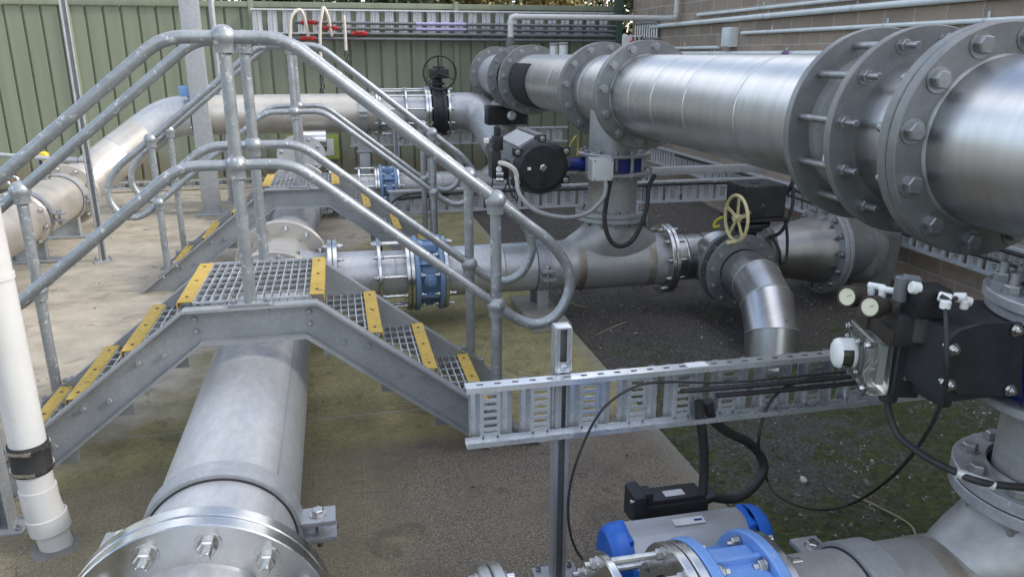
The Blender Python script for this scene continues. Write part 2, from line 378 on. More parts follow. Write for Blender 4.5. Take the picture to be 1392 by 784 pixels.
def flange(parent, c, d, R, rin, t=.03, mat='dark', nb=12, br=.02, bmat='bolt', pair=True, stud=0, pcd=None, a0=.13, gap=.004, skip=None, mat2=None):
    """flange (or bolted pair) centred at c, facing d, with each bolt a sub-part"""
    c, d = V(c), V(d).normalized(); bm = BM()
    if pair:
        ringdisc(bm, c-d*(t+gap/2), d, R, rin, t); fl2 = BM(); ringdisc(fl2, c+d*(gap/2), d, R, rin, t)
        f = obj('flange', bm, mat, parent); f2 = obj('flange', fl2, mat2 or mat, parent); f = f2
        g = BM(); lathe(g, c-d*(gap/2), d, [(0, rin), (0, R*.985), (gap, R*.985), (gap, rin)], 48); obj('gasket', g, 'rubber', parent)
        grip = 2*t+gap
    else:
        ringdisc(bm, c-d*(t/2), d, R, rin, t); f = obj('flange', bm, mat, parent); grip = t
    u, w, d = basis(d); pcd = pcd or (R+rin)/2*1.01
    for k in range(nb):
        a = 2*PI*(k+.5)/nb + a0
        if skip and skip(a): continue
        bolt(f, c+(u*math.cos(a)+w*math.sin(a))*pcd, d, br, grip, bmat, stud)
    return f
def barrel(parent, p0, p1, r, mat, welds=(), name='barrel', seg=64, cap=False, label=None):
    p0, p1 = V(p0), V(p1); L = (p1-p0).length; prof = [(0, r)]
    for w in sorted(welds): prof += [(w-.012, r), (w-.004, r), (w-.002, r+.0009), (w-.001, r-.0012), (w+.001, r-.0012), (w+.002, r+.0009), (w+.004, r), (w+.012, r)]
    prof.append((L, r)); 
    if cap: prof = [(0, 0)]+prof+[(L, 0)]
    bm = BM(); lathe(bm, p0, p1-p0, prof, seg); return obj(name, bm, mat, parent, label)
def wpath(parent, name, pts, r, mat, seg=10, label=None):
    bm = BM(); sweep(bm, pts, r, seg); return obj(name, bm, mat, parent, label)
# ------------------------------------------------------------------ the setting
from mathutils import noise as mnoise
def plane(x0, x1, y0, y1, z):
    bm = BM(); bm.faces.new([bm.verts.new(p) for p in ((x0,y0,z),(x1,y0,z),(x1,y1,z),(x0,y1,z))]); return bm
struct('ground', plane(-150, 150, -150, 150, -.09), 'soil')
sl = BM(); bx(sl, -7.5, 1.41, -3.0, 3.532, -.12, 0, .006); struct('concrete_slab', sl, 'slab')
sl = BM(); bx(sl, -7.5, 1.41, 3.548, 10.95, -.12, 0, .006); struct('concrete_slab', sl, 'slab')
jt = BM(); bx(jt, -7.5, 1.40, 3.531, 3.549, -.1, -.003); struct('slab_joint', jt, 'concrete')
def soil_h(x, y):
    p = V((x, y, 0))
    return -.035 + .035*mnoise.noise(p*1.3) + .024*mnoise.noise(p*5) + .013*mnoise.noise(p*14) + .008*mnoise.noise(p*33)
so = BM(); NX, NY = 150, 480; g = [[None]*(NY+1) for _ in range(NX+1)]
for i in range(NX+1):
    for j in range(NY+1):
        x = 1.415 + (4.3-1.415)*i/NX; y = -.4 + 11.5*j/NY
        g[i][j] = so.verts.new((x, y, soil_h(x, y)))
for i in range(NX):
    for j in range(NY): so.faces.new((g[i][j], g[i+1][j], g[i+1][j+1], g[i][j+1]))
struct('soil_bed', so, 'soil', ang=180)
# loose gravel and litter on the soil, far too many to count
def rock(bm, c, s):
    t = bmesh.new(); bmesh.ops.create_icosphere(t, subdivisions=1, radius=1)
    q = Quaternion((random.random()-.5, random.random()-.5, random.random()-.5, random.random()-.5)).normalized()
    sc = V((1, random.uniform(.6, 1), random.uniform(.4, .75)))
    for v in t.verts: v.co = q @ V([a*b*random.uniform(.8, 1.15) for a, b in zip(v.co, sc)])*s + V(c)
    merge(bm, t)
gv = BM()
k = 0
while k < 6500:
    x = random.uniform(1.43, 4.2); y = 1.2 + 8.5*random.random()**1.9
    if mnoise.noise(V((x*2.2, y*2.2, 3))) + .25 < random.uniform(-.5, .6): continue
    k += 1; rock(gv, (x, y, soil_h(x, y)+.001), random.choice((.003, .004, .004, .005, .006, .007, .010, .014)) * random.uniform(.7, 1.3))
o = obj('gravel', gv, 'pebbles', ang=20); tag(o, 'small dark stones scattered over the mossy soil bed', 'gravel'); o['kind'] = 'stuff'
lf = BM()
for k in range(800):
    x = random.uniform(1.43, 4.2); y = 1.3 + 8*random.random()**1.7; a = random.uniform(0, PI); L = random.choice((.005,.006,.008,.009,.014)); w = L*random.uniform(.12, .35)
    c = V((x, y, soil_h(x, y)+.006)); u = V((math.cos(a), math.sin(a), random.uniform(-.3, .3)))*L; v = V((-math.sin(a), math.cos(a), random.uniform(-.3, .3)))*w
    lf.faces.new([lf.verts.new(p) for p in (c-u, c+v*.8, c+u, c-v*.8)])
o = obj('leaf_litter', lf, 'trash', ang=180); tag(o, 'pale dead leaf scraps and chips lying on dark soil', 'leaf litter'); o['kind'] = 'stuff'
lf = BM()
for k in range(120):
    x = random.uniform(-3.5, 1.3); y = random.uniform(1.3, 8.5); a = random.uniform(0, PI); L = random.uniform(.006, .016)
    c = V((x, y, .004)); u = V((math.cos(a), math.sin(a), .2))*L; v = V((-math.sin(a), math.cos(a), .2))*L*.4
    lf.faces.new([lf.verts.new(p) for p in (c-u, c+v, c+u, c-v)])
o = obj('debris', lf, 'rust', ang=180); tag(o, 'tiny dark leaf scraps scattered on the concrete slab', 'debris'); o['kind'] = 'stuff'
for k, (px, py, s, lab) in enumerate([(1178, 655, .024, 'brown stone lying alone on the soil under the crossing black cables'), (1092, 651, .019, 'pale flat stone on moss right of the blue valve actuator'),
        (1088, 622, .017, 'grey stone on the mossy soil just below the near cable tray'), (905, 600, .022, 'grey stone on soil beside the near slab edge')]):
    p = pt(px, py, z=-.02); bm = BM(); rock(bm, (p.x, p.y, soil_h(p.x, p.y)+s*.3), s*1.1); tag(obj('stone', bm, 'stone' if k != 1 else 'trash'), lab, 'stone')
for (pp, lab) in [([(1160, 670), (1198, 690), (1236, 710), (1246, 727)], 'long thin dry twig lying on soil below the crossing cables'),
                  ([(772, 408), (785, 413), (800, 417)], 'pale stick lying on soil at the slab edge beside the pipe clamp'),
                  ([(810, 455), (832, 447), (852, 440)], 'thin dark twig on bare soil beyond the near cable tray')]:
    q = [pt(a, b, z=-.02) for a, b in pp]; q = [V((p.x, p.y, soil_h(p.x, p.y)+.012)) for p in q]
    bm = BM(); sweep(bm, spline(q, 4), [.004]*(len(spline(q, 4))-1)+[.002], 6); tag(obj('twig', bm, 'twig'), lab, 'twig')
# building with the block wall
t = thing('pump_building', 'brown concrete block building forming the right side of the yard', 'building', (4.3, 4, 0))
bm = BM(); bx(bm, 4.3, 9.5, -4.0, 11.12, -.1, 3.4); obj('wall', bm, 'brick', t)
bm = BM(); bx(bm, 4.05, 9.8, -4.3, 11.4, 3.4, 3.55, .01); obj('roof', bm, 'stringer', t)
# green sheet fence
FY = 11.18
t = thing('metal_fence', 'green ribbed sheet metal fence across the back of the yard', 'fence', (0, FY, 0))
px_ = [-8.0, -5.55, -3.18, -.98, 1.72, 4.12]
for a, b in zip(px_, px_[1:]):
    bm = BM(); poly = []; x = a+.03
    while x < b-.03:
        for dx, dy in ((0, 0), (.158, 0), (.163, .03), (.186, .03), (.191, 0)):
            if x+dx < b-.03: poly.append((x+dx, FY+dy))
        x += .207
    poly.append((b-.03, FY)); vs = [[bm.verts.new((p[0], p[1], z)) for p in poly] for z in (.06, 2.30)]
    for k in range(len(poly)-1): bm.faces.new((vs[0][k], vs[0][k+1], vs[1][k+1], vs[1][k]))
    obj('panel', bm, 'fence', t, ang=20)
    for z in (.03, 2.29):
        bm = BM(); bx(bm, a+.035, b-.035, FY-.042, FY-.030, z, z+.07, .004); obj('rail', bm, 'fence', t)
for a in px_[:-1]:
    bm = BM(); bx(bm, a-.034, a+.034, FY-.045, FY+.03, 0, 2.39, .004); obj('post', bm, 'fence', t)
bm = BM(); bx(bm, 3.99, 4.10, 10.98, 11.09, 0, 3.1, .006); tag(obj('fence_post', bm, 'fencepost'), 'tall dark green square post where the fence meets the block wall', 'post')
# sign on the fence
t = thing('warning_sign', 'lime bordered sign plate fixed low on the green fence behind the pipes', 'sign', pt(425, 206, y=11.1))
a, b = pt(388, 184, y=11.1), pt(462, 216, y=11.1)
bm = BM(); bx(bm, a.x, b.x, 11.11, 11.118, b.z, a.z, .002); obj('board', bm, 'lime', t)
bm = BM(); bx(bm, a.x+.07, b.x-.07, 11.104, 11.112, b.z+.05, a.z-.06, .001); obj('panel', bm, 'label', t)
# trees and shrubs beyond the fence
def shrub(name, lab, x, y, w, h, mat, n, trunk=True, cat='tree', z0=1.2):
    t = thing(name, lab, cat, (x, y, 0), 'trees behind the fence')
    bm = BM(); clumps = [(V((random.gauss(0, w*.4), random.gauss(0, w*.3), random.uniform(z0, h))), random.uniform(.25, .6)) for _ in range(30)]
    for k in range(n):
        c, r = random.choice(clumps); q = V((random.gauss(0, 1), random.gauss(0, 1), random.gauss(0, 1))).normalized()*r*random.random()**.4
        p = V((x, y, 0)) + c + q; L = random.uniform(.05, .11); a = V((random.gauss(0, 1), random.gauss(0, 1), random.gauss(0, 1)-.6)).normalized()
        s = a.orthogonal().normalized(); s.rotate(Quaternion(a, random.uniform(0, 6))); s *= L*.26
        bm.faces.new([bm.verts.new(v) for v in (p, p+a*L*.5+s, p+a*L, p+a*L*.5-s)])
    obj('crown', bm, mat, t, ang=180)
    tk = BM()
    for k in range(5):
        c = clumps[k][0]; b = V((x+random.uniform(-.15, .15), y, -.1)); m = b.lerp(V((x, y, 0))+c, .5)+V((random.uniform(-.15, .15), random.uniform(-.1, .1), 0))
        sweep(tk, spline([b, m, V((x, y, 0))+c], 5), [.06-.045*i/10 for i in range(11)], 7)
    obj('trunk', tk, 'bark', t)
for i, (x, w, h, m, lab) in enumerate([(-4.3, 1.2, 3.2, 'leaf2', 'dark green shrub behind the fence, left of all the others'), (-2.4, 1.0, 3.3, 'leaf2', 'dark green shrub behind the fence above the left fence panels'), (-.6, .9, 3.4, 'leaf2', 'dark green shrub behind the fence above the upper cable tray end'),
        (.9, .9, 3.6, 'leaf2', 'second dark green shrub behind the fence with dense fine leaves'), (2.1, 1.0, 3.7, 'leaf3', 'golden dry leaved tree behind the fence left of the bare stems'),
        (1.5, .7, 3.3, 'leaf1', 'olive shrub mixed in front of the golden tree behind the fence'), (3.0, .6, 3.8, 'leaf3', 'thin golden tree behind the fence nearest the bare stems')]):
    shrub('leafy_tree', lab, x*1.15, 12.9+.5*(i % 3), w, h, m, 12000)
hb = BM()
for k in range(26000):
    p = V((random.uniform(-9, 7), random.uniform(15.2, 16.4), random.uniform(1.5, 5.2)+.4*math.sin(k))); L = random.uniform(.10, .2); a = V((random.gauss(0, 1), random.gauss(0, 1), random.gauss(0, 1)-.5)).normalized()
    s_ = a.orthogonal().normalized(); s_.rotate(Quaternion(a, random.uniform(0, 6))); s_ *= L*.35
    hb.faces.new([hb.verts.new(v) for v in (p, p+a*L*.5+s_, p+a*L, p+a*L*.5-s_)])
o = obj('hedge', hb, 'leaf2', ang=180); tag(o, 'dark mass of foliage far behind the fence and its trees', 'hedge'); o['kind'] = 'stuff'
t = thing('bare_tree', 'tan bare stemmed tree behind the fence next to the block wall', 'tree', (4.3, 13.2, 0), 'trees behind the fence'); tk = BM()
for k in range(9):
    a = random.uniform(-.9, .6); sweep(tk, spline([(4.3+.05*k-.2, 13.2, -.1), (4.3+a*.35, 13.2+random.uniform(-.2, .2), 1.5), (4.3+a*1.2, 13.2, 3.4+random.random())], 6), [.05-.003*i for i in range(13)], 7)
obj('trunk', tk, 'twig', t)
bm = BM()
for k in range(2500):
    p = V((4.0+random.gauss(0, .7), 13.3+random.gauss(0, .4), random.uniform(2.2, 4.3))); L = random.uniform(.05, .1); a = V((random.gauss(0, 1), random.gauss(0, 1), random.gauss(0, 1)-.8)).normalized(); s = a.orthogonal().normalized()*L*.15
    bm.faces.new([bm.verts.new(v) for v in (p, p+a*L*.5+s, p+a*L, p+a*L*.5-s)])
obj('crown', bm, 'leaf1', t, ang=180)
# ------------------------------------------------------------------ step-over stairs
st = thing('stepover_stair', 'near galvanised step-over stair with yellow nosings crossing the big pipe', 'stair', (-.38, 3.42, 0), 'step-over stairs over the main pipe')
SL = .78; CX = -.375; HX = .255; ZT = .745; TH = .15; SV = .19
def topz(x): return ZT - SL*max(0, abs(x-CX)-HX)
XF = HX + ZT/SL
def botc():
    # where the flat underside meets the sloped underside
    return HX - (TH - SV)/SL*(-1)
bxx = HX + (ZT-SV-(ZT-TH))/SL
top = [(-XF, 0), (-HX, ZT), (HX, ZT), (XF, 0)]
bot = [(-(HX+(ZT-SV)/SL), 0), (-bxx, ZT-TH), (bxx, ZT-TH), (HX+(ZT-SV)/SL, 0)]
def stringer(yw, out):
    bm = BM(); poly = [(CX+x, yw, z) for x, z in top] + [(CX+x, yw, z) for x, z in reversed(bot)]
    prism(bm, poly, (0, .008*out, 0))
    for line, s in ((top, -1), (bot, 1)):
        for (xa, za), (xb, zb) in zip(line, line[1:]):
            d = V((xb-xa, 0, zb-za)).normalized(); nrm = V((-d.z, 0, d.x)) if s < 0 else V((d.z, 0, -d.x))
            t_ = .0095; y0, y1 = (yw, yw+.062*out)
            q = [V((CX+xa, y0, za)), V((CX+xb, y0, zb)), V((CX+xb, y0, zb))+V((0, 0, s*t_*1.2)), V((CX+xa, y0, za))+V((0, 0, s*t_*1.2))]
            prism(bm, [p+V((0, .0005*out, 0)) for p in q], (0, y1-y0, 0))
    f = obj('stringer', bm, 'stringer', st, ang=25)
    for sgn in (-1, 1):   # joint bolts at the knee and a pair under each tread
        spots = [(sgn*(HX-.035), ZT-.05), (sgn*(HX-.035), ZT-.10)]
        for k in range(3):
            xc = HX+.225*(k+1)-.08; zc = ZT - SL*(xc-HX) - .095
            spots += [(sgn*(xc-.05), zc+.015), (sgn*(xc+.05), zc-.01)]
        for x, z in spots: bolt(f, (CX+x, yw+.004*out, z), (0, out, 0), .0115, .008, 'stringer', 0, False)
    return f
stringer(3.108, -1); stringer(3.737, 1)
def grate(bm, x0, x1, y0, y1, z, dx=.032, dy=.036, h=.024):
    x = x0
    while x <= x1+1e-4: bx(bm, x-.0022, x+.0022, y0, y1, z-h, z); x += dx
    n = int(round((y1-y0)/dy))
    for k in range(n+1):
        y = y0+(y1-y0)*k/n; bx(bm, x0, x1, y-.0028, y+.0028, z-.010, z-.0006)
def nosing(parent, xo, z, sgn):
    """yellow edge strip; xo is its outer edge, sgn its outward x direction"""
    xi = xo - sgn*.058; bm = BM()
    bx(bm, min(xo, xi), max(xo, xi), 3.125, 3.73, z-.001, z+.004, .0015)
    bx(bm, xo-.002, xo+.002, 3.125, 3.73, z-.03, z-.0015, .001); n = obj('nosing', bm, 'yellow', parent)
    for y in (3.19, 3.43, 3.665):
        me = hw_mesh(('screw',), lambda b: cyl(b, (0, 0, 0), (0, 0, .003), .0075, 12, .001), 'rust'); place('screw', me, n, ((xo+xi)/2, y, z+.003), (0, 0, 1))
LZ = ZT+.012
bm = BM(); grate(bm, CX-.225, CX+.225, 3.125, 3.73, LZ, .033, .082); l = obj('landing_grating', bm, 'tray', st, flat=True)
nosing(l, CX-.285, LZ, -1); nosing(l, CX+.285, LZ, 1)
for y in (3.135, 3.715): bm = BM(); bx(bm, CX-.25, CX+.25, y-.02, y+.02, LZ-.036, LZ-.026); obj('landing_bracket', bm, 'stringer', st)
for sgn in (-1, 1):
    for k in range(3):
        z = LZ - .187*(k+1); xo = CX + sgn*(.285+.23*(k+1)); xi = xo - sgn*.235
        bm = BM(); a, b = sorted((xi, xo-sgn*.06)); grate(bm, a, b, 3.125, 3.73, z, .033, .082); tr = obj('tread', bm, 'tray', st, flat=True)
        nosing(tr, xo, z, sgn)
        for y0, y1 in ((3.1175, 3.123), (3.7295, 3.735)):
            bm = BM(); a, b = sorted((xi-sgn*.012, xo-sgn*.012)); bx(bm, a, b, y0, y1, z-.085, z-.004, .001); obj('tread_bracket', bm, 'stringer', tr)
        bm = BM(); bx(bm, xi-.003, xi+.003, 3.125, 3.728, z-.05, z-.026); obj('back_bar', bm, 'stringer', tr)
for y, out in ((3.082, -1), (3.766, 1)):
    def q(x, z): return V((CX+x, y, z))
    def half(s):   # one end loop, from the top rail round to the middle rail
        return spline([q(s*1.0, 1.125), q(s*1.12, 1.03), q(s*1.235, .935), q(s*1.315, .82), q(s*1.325, .71), q(s*1.27, .605), q(s*1.18, .57), q(s*1.085, .605), q(s*1.0, .672)], 6)
    bm = BM(); topl = fillet([half(-1)[0], q(-.205, 1.76), q(.205, 1.76), half(1)[0]], .22, 8)
    path = half(-1)[::-1] + topl[1:-1] + half(1); sweep(bm, path, .0235, 16)
    sweep(bm, fillet([half(-1)[-1], q(-.205, 1.30), q(.205, 1.30), half(1)[-1]], .22, 8), .0205, 16)
    hr = obj('handrail', bm, 'rail', st, ang=50)
    for x in (-1.0, 0, 1.0):
        zt = 1.76 if x == 0 else 1.125; zm = 1.30 if x == 0 else .672; zb = (topz(CX+x) if x else ZT)+.004
        bm = BM(); cyl(bm, q(x, zb), q(x, zt), .0235, 18); obj('post', bm, 'rail', hr)
        for z, r in ((zt, .044), (zm, .041)):
            bm = BM(); lathe(bm, q(x, z), (0, 0, 1), [(-r*1.25, r*.80), (-r*.8, r*.80), (-r*.62, r*.84)] + [(r*math.sin(a), r*math.cos(a)) for a in [(-.55+.16*i) for i in range(14)]] + [(r, 0)], 22); obj('ball_fitting', bm, 'rail', hr, ang=60)
        d = V((1, 0, 0)) if x == 0 else V((1, 0, -SL if x > 0 else SL)).normalized()
        rot = Matrix.Rotation(0 if x == 0 else (math.atan(SL) if x > 0 else -math.atan(SL)), 3, 'Y')
        bm = BM(); box(bm, q(x, zb+.003), (.17, .062, .011), rot, .003); bp = obj('base_plate', bm, 'rail', hr)
        nrm = rot @ V((0, 0, 1))
        for s in (-.065, .065): bolt(bp, q(x, zb)+d*s, nrm, .011, .022, 'rail', 0, True)
s2 = copy_tree(st); s2.location = V(st.location)+V((.09, 2.87, 0)); s2['label'] = 'far galvanised step-over stair beyond the blue valve, partly behind the near one'
# ------------------------------------------------------------------ main ground pipe
MX, MZ, MR = -.405, .32, .215
X1, Y1, Z1 = V((1, 0, 0)), V((0, 1, 0)), V((0, 0, 1))
mp = thing('ground_pipe', 'big dull stainless pipe running along the slab under both step-over stairs', 'pipe', (MX, 3, 0))
barrel(mp, (MX, .6, MZ), (MX, 1.70, MZ), MR, 'steel')
flange(mp, (MX, 1.735, MZ), (0, -1, 0), .325, MR-.004, .040, 'steelb', 12, .0235, 'sbolt', True, .03, .272, .09)
bm = BM(); lathe(bm, (MX, 1.70, MZ), (0, -1, 0), [(0, MR+.010), (.008, MR+.004), (.014, MR)], 64); obj('weld_bead', bm, 'tee', mp)
barrel(mp, (MX, 1.77, MZ), (MX, 4.42, MZ), MR, 'steel', (.05, 1.9))
flange(mp, (MX, 4.44, MZ), (0, -1, 0), .315, MR-.004, .034, 'warm', 12, .019, 'sbolt', True, .03, .268)
barrel(mp, (MX, 4.47, MZ), (MX, 5.26, MZ), MR, 'warm', name='tee_barrel')
bm = BM(); lathe(bm, (MX, 4.88, .33), (1, 0, 0), [(.14, .20), (.20, .18), (.24, .166), (.33, .165)], 48); obj('tee_branch', bm, 'tee', mp)
flange(mp, (MX, 5.29, MZ), (0, -1, 0), .315, MR-.004, .034, 'warm', 12, .019, 'sbolt', True, .03, .268)
barrel(mp, (MX, 5.32, MZ), (MX, 8.2, MZ), MR, 'steel', (.5,))
flange(mp, (MX, 8.22, MZ), (0, -1, 0), .315, MR-.004, .03, 'warm', 12, .018, 'sbolt', True, .03, .268)
barrel(mp, (MX, 8.25, MZ), (MX, 9.0, MZ), MR, 'warm', name='tee_barrel')
bm = BM(); lathe(bm, (MX, 8.6, .30), (1, 0, 0), [(.14, .18), (.20, .16), (.25, .147), (.38, .145)], 40); obj('tee_branch', bm, 'tee', mp)
bm = BM(); pth = fillet([(MX, 8.98, MZ), (MX, 9.25, MZ), (MX+.02, 8.95, .86)], .12); sweep(bm, [V((MX+.03, 8.75, .45)), V((MX+.03, 8.62, .58)), V((MX+.03, 8.53, .66))], .19, 40); obj('riser_neck', bm, 'warm', mp)
dn = V((.08, -.72, .62)).normalized(); cn = V((MX+.03, 8.53, .66))
flange(mp, cn+dn*.02, dn, .25, .03, .026, 'dark', 10, .018, 'bolt', True, 0, .2)
bm = BM(); cyl(bm, (MX+.05, 8.95, .78), (MX+.30, 8.95, .78), .12, 36, .006); obj('stub_end', bm, 'steelb', mp)
a_ = .72; sm = BM(); box(sm, (MX+(MR)*math.cos(a_), 3.1, MZ+MR*math.sin(a_)), (.0022, 2.62, .010), Matrix.Rotation(-a_, 3, 'Y'), .0008); obj('weld_seam', sm, 'tee', mp)
# tees in front, towards the viewer's side
bm = BM(); lathe(bm, (MX, 1.45, .30), (1, 0, 0), [(.14, .20), (.20, .18), (.24, .166), (.33, .165)], 48); obj('tee_branch', bm, 'tee', mp)
def clamp(c, d, r, lab, mat='galv', w=.085, ear_z=0.0, base=True, name='pipe_clamp', inside=1):
    """split saddle clamp round a horizontal pipe: band, rubber liner, ears with bolts, and its foot"""
    c, d = V(c), V(d).normalized(); side = d.cross(Z1).normalized()
    t = thing(name, lab, 'pipe clamp', (c.x, c.y, 0), 'saddle clamps holding the ground pipes')
    bm = BM(); lathe(bm, c-d*(w/2), d, [(0, r+.004), (0, r+.017), (w, r+.017), (w, r+.004), (0, r+.004)], 64); obj('band', bm, mat, t)
    bm = BM(); lathe(bm, c-d*(w/2+.004), d, [(0, r+.0005), (0, r+.005), (w+.008, r+.005), (w+.008, r+.0005), (0, r+.0005)], 64); obj('liner', bm, 'rubber', t)
    rot = Matrix((side, d, Z1)).transposed()
    for s in (1, -1):
        e = c+side*s*(r+.062)+Z1*ear_z; bm = BM()
        for k in (1, -1): box(bm, e+Z1*(.028*k), (.105, w, .016), rot, .003)
        ear = obj('ear', bm, mat, t); bolt(ear, e, Z1, .019, .072, 'sbolt', .0)
    if base:
        zb = c.z-r; bm = BM()
        for s in (1, -1): box(bm, V((c.x, c.y, zb/2+.03))+side*s*(r*.62), (.012, w*.9, zb+.10), rot, .002)
        box(bm, (c.x, c.y, zb*.5), (r*1.24, .01, zb*.9), rot)
        box(bm, (c.x, c.y, .012), (r*2.3, w*2.4, .016), rot, .003); obj('saddle_foot', bm, mat, t)
    return t
clamp((MX, 2.13, MZ), Y1, MR, 'wide grey saddle clamp on the big pipe just beyond the bright flange')
clamp((MX, 7.3, MZ), Y1, MR, 'saddle clamp low on the big pipe under the far step-over stair')
# ------------------------------------------------------------------ branch lines (near, middle, far)
def tee_up(parent, x, y, z, r, rr, zt, mat='tee'):
    """riser neck flaring into a horizontal pipe"""
    prof = [(-.10, .36, r*.90), (.0, .345, r*.97), (.03, .31, r*.97), (.06, .262, r*.96), (.09, .222, r*.95), (.125, .192, rr*1.02), (.165, .174, rr*1.01), (.21, rr*1.01, rr), (zt-z-r+.03, rr, rr)]
    bm = BM(); rings = []; s = rr/.165
    for dz, ax, ay in prof:
        rings.append([bm.verts.new((x+ax*s*math.cos(2*PI*k/56), y+min(ay, ax*s)*math.sin(2*PI*k/56), z+r-.03+dz)) for k in range(56)])
    for A, B in zip(rings, rings[1:]):
        for k in range(56): bm.faces.new((A[k], A[(k+1) % 56], B[(k+1) % 56], B[k]))
    return obj('riser_neck', bm, mat, parent, ang=60)
def branch(y, z, lab, r=.163, near=False):
    t = thing('branch_pipe', lab, 'pipe', (.8, y, 0), 'branch pipes from the big pipe')
    st_ = 'steelb'
    flange(t, (-.07, y, z), X1, .25, r-.003, .028, st_, 10, .015, 'sbolt', True, .02, .212)
    barrel(t, (-.07, y, z), (.215, y, z), r, 'steel')
    fl = flange(t, (.215, y, z), X1, .24, r-.003, .022, st_, 10, .015, 'sbolt', False, .03, .212)
    u, w, d = basis(X1)
    for k in range(10):     # tie rods of the dismantling joint
        a = 2*PI*(k+.5)/10+.13; o = (u*math.cos(a)+w*math.sin(a))*.212; bm = BM(); cyl(bm, V((.226, y, z))+o, V((.40, y, z))+o, .0095, 10); obj('tie_rod', bm, 'sbolt', t)
    barrel(t, (.226, y, z), (.40, y, z), r-.008, 'steel', (.09,), 'sleeve')
    flange(t, (.405, y, z), X1, .24, r-.003, .024, st_, 10, .015, 'sbolt', True, .02, .212)
    flange(t, (.632, y, z), X1, .24, r-.003, .026, 'steelb', 10, .015, 'sbolt', False, .03, .212)
    return t
def check_valve(y, z, lab, mat, x0=.433, x1=.618):
    t = thing('check_valve', lab, 'valve', (.52, y, 0), 'flanged blue valves on the branch pipes'); L = x1-x0
    for a, b in ((x0, x0+.03), (x1-.03, x1)):
        bm = BM(); ringdisc(bm, (a, y, z), X1, .245, .12, b-a, 56, .005); f = obj('flange', bm, mat, t)
        for k in range(10):
            an = 2*PI*(k+.5)/10+.13; bolt(f, V(((a+b)/2, y+.212*math.cos(an), z+.212*math.sin(an))), (1 if a > x0+.01 else -1, 0, 0), .015, .04, 'sbolt')
    bm = BM(); lathe(bm, (x0+.028, y, z), X1, [(0, .205), (.02, .185), (L/2-.028, .178), (L-.076, .185), (L-.056, .205)], 48); obj('body', bm, mat, t)
    for k in range(6):
        bm = BM(); a = PI/6+PI*k/3; box(bm, ((x0+x1)/2, y+.2*math.cos(a), z+.2*math.sin(a)), (L-.055, .016, .05), Matrix.Rotation(a-PI/2, 3, 'X'), .004); obj('rib', bm, mat, t)
    bm = BM(); box(bm, ((x0+x1)/2, y-.02, z+.185), (L-.06, .17, .05), None, .01); obj('cover', bm, mat, t); bm = BM(); cyl(bm, ((x0+x1)/2, y-.185, z), ((x0+x1)/2, y-.225, z), .042, 24, .006); cyl(bm, ((x0+x1)/2, y-.225, z), ((x0+x1)/2, y-.24, z), .026, 20, .004); obj('boss', bm, mat, t)
    return t
b1 = branch(4.88, .33, 'middle branch pipe with bolted tee below the riser with the grey junction box')
barrel(b1, (.62, 4.88, .33), (1.47, 4.88, .33), .163, 'steel', (.4,))
bm = BM(); lathe(bm, (1.45, 4.88, .33), X1, [(0, .162), (.03, .172), (.07, .181), (.71, .181)], 64); obj('tee_barrel', bm, 'tee', b1)
for x in (1.52, 2.02):
    bm = BM(); lathe(bm, (x, 4.88, .33), X1, [(0, .1815), (.004, .1825), (.05, .1825), (.054, .1815)], 56); obj('heat_tint', bm, MT.setdefault('tint', M('weld_heat_tint', (.27,.21,.15), (.42,.40,.36), .55, .8, 7, .05, lo=.3, hi=.6)), b1)
RX1, RY1 = 1.80, 4.90
tee_up(b1, RX1, 4.88, .33, .181, .165, .645)
flange(b1, (2.19, 4.88, .33), X1, .245, .16, .028, 'steelb', 10, .016, 'sbolt', True, .035, .212)
barrel(b1, (2.22, 4.88, .33), (2.46, 4.88, .33), .160, 'darkrefl', (.1,), 'spool')
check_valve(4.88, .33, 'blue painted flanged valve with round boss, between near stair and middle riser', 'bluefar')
t = clamp((1.29, 4.88, .33), X1, .163, 'narrow upright clamp and stand on the middle branch pipe beside the stair handrail loop')
bm = BM(); bx(bm, 1.14, 1.40, 4.46, 5.10, 0, .05, .008); tag(obj('concrete_plinth', bm, 'concrete'), 'low concrete plinth under the clamp stand at the slab edge', 'plinth')
b0 = branch(1.45, .30, 'nearest branch pipe at the bottom edge carrying the bright blue valve')
for ch in list(b0.children_recursive):   # this line's joint sits further along
    if ch.parent == b0:
        for v in ch.data.vertices: v.co.x += .36
for ch in b0.children_recursive:
    if ch.parent != b0: ch.location.x += .36
barrel(b0, (-.08, 1.45, .30), (.30, 1.45, .30), .163, 'steel'); barrel(b0, (.95, 1.45, .30), (1.47, 1.45, .30), .163, 'tee')
barrel(b0, (1.47, 1.45, .30), (2.2, 1.45, .30), .164, 'tee', (.02,), 'tee_barrel')
bm = BM(); lathe(bm, (1.44, 1.45, .30), X1, [(0, .1638), (.004, .1648), (.05, .1648), (.054, .1638)], 56); obj('heat_tint', bm, 'tint', b0)
bm = BM(); lathe(bm, (1.81, 1.45, .540), Z1, [(0, .1662), (.004, .1682), (.03, .1682), (.034, .1662)], 56); obj('heat_tint', bm, 'tint', b0)
tee_up(b0, 1.81, 1.45, .30, .170, .165, .58)
check_valve(1.45, .30, 'light blue flanged valve with hex bolts at the bottom edge of the view', 'pearl', .793, .985)
clamp((1.27, 1.45, .30), X1, .163, 'grey saddle clamp on the nearest branch pipe right of the light blue valve')
b2 = branch(8.6, .30, 'farthest branch pipe behind the far stair and the cable trays', .145)
barrel(b2, (.62, 8.6, .30), (2.2, 8.6, .30), .145, 'tee', (.5,))
tee_up(b2, 1.86, 8.6, .30, .15, .145, .6)
check_valve(8.6, .30, 'small looking distant blue valve beyond the far stair treads', 'bluefar')
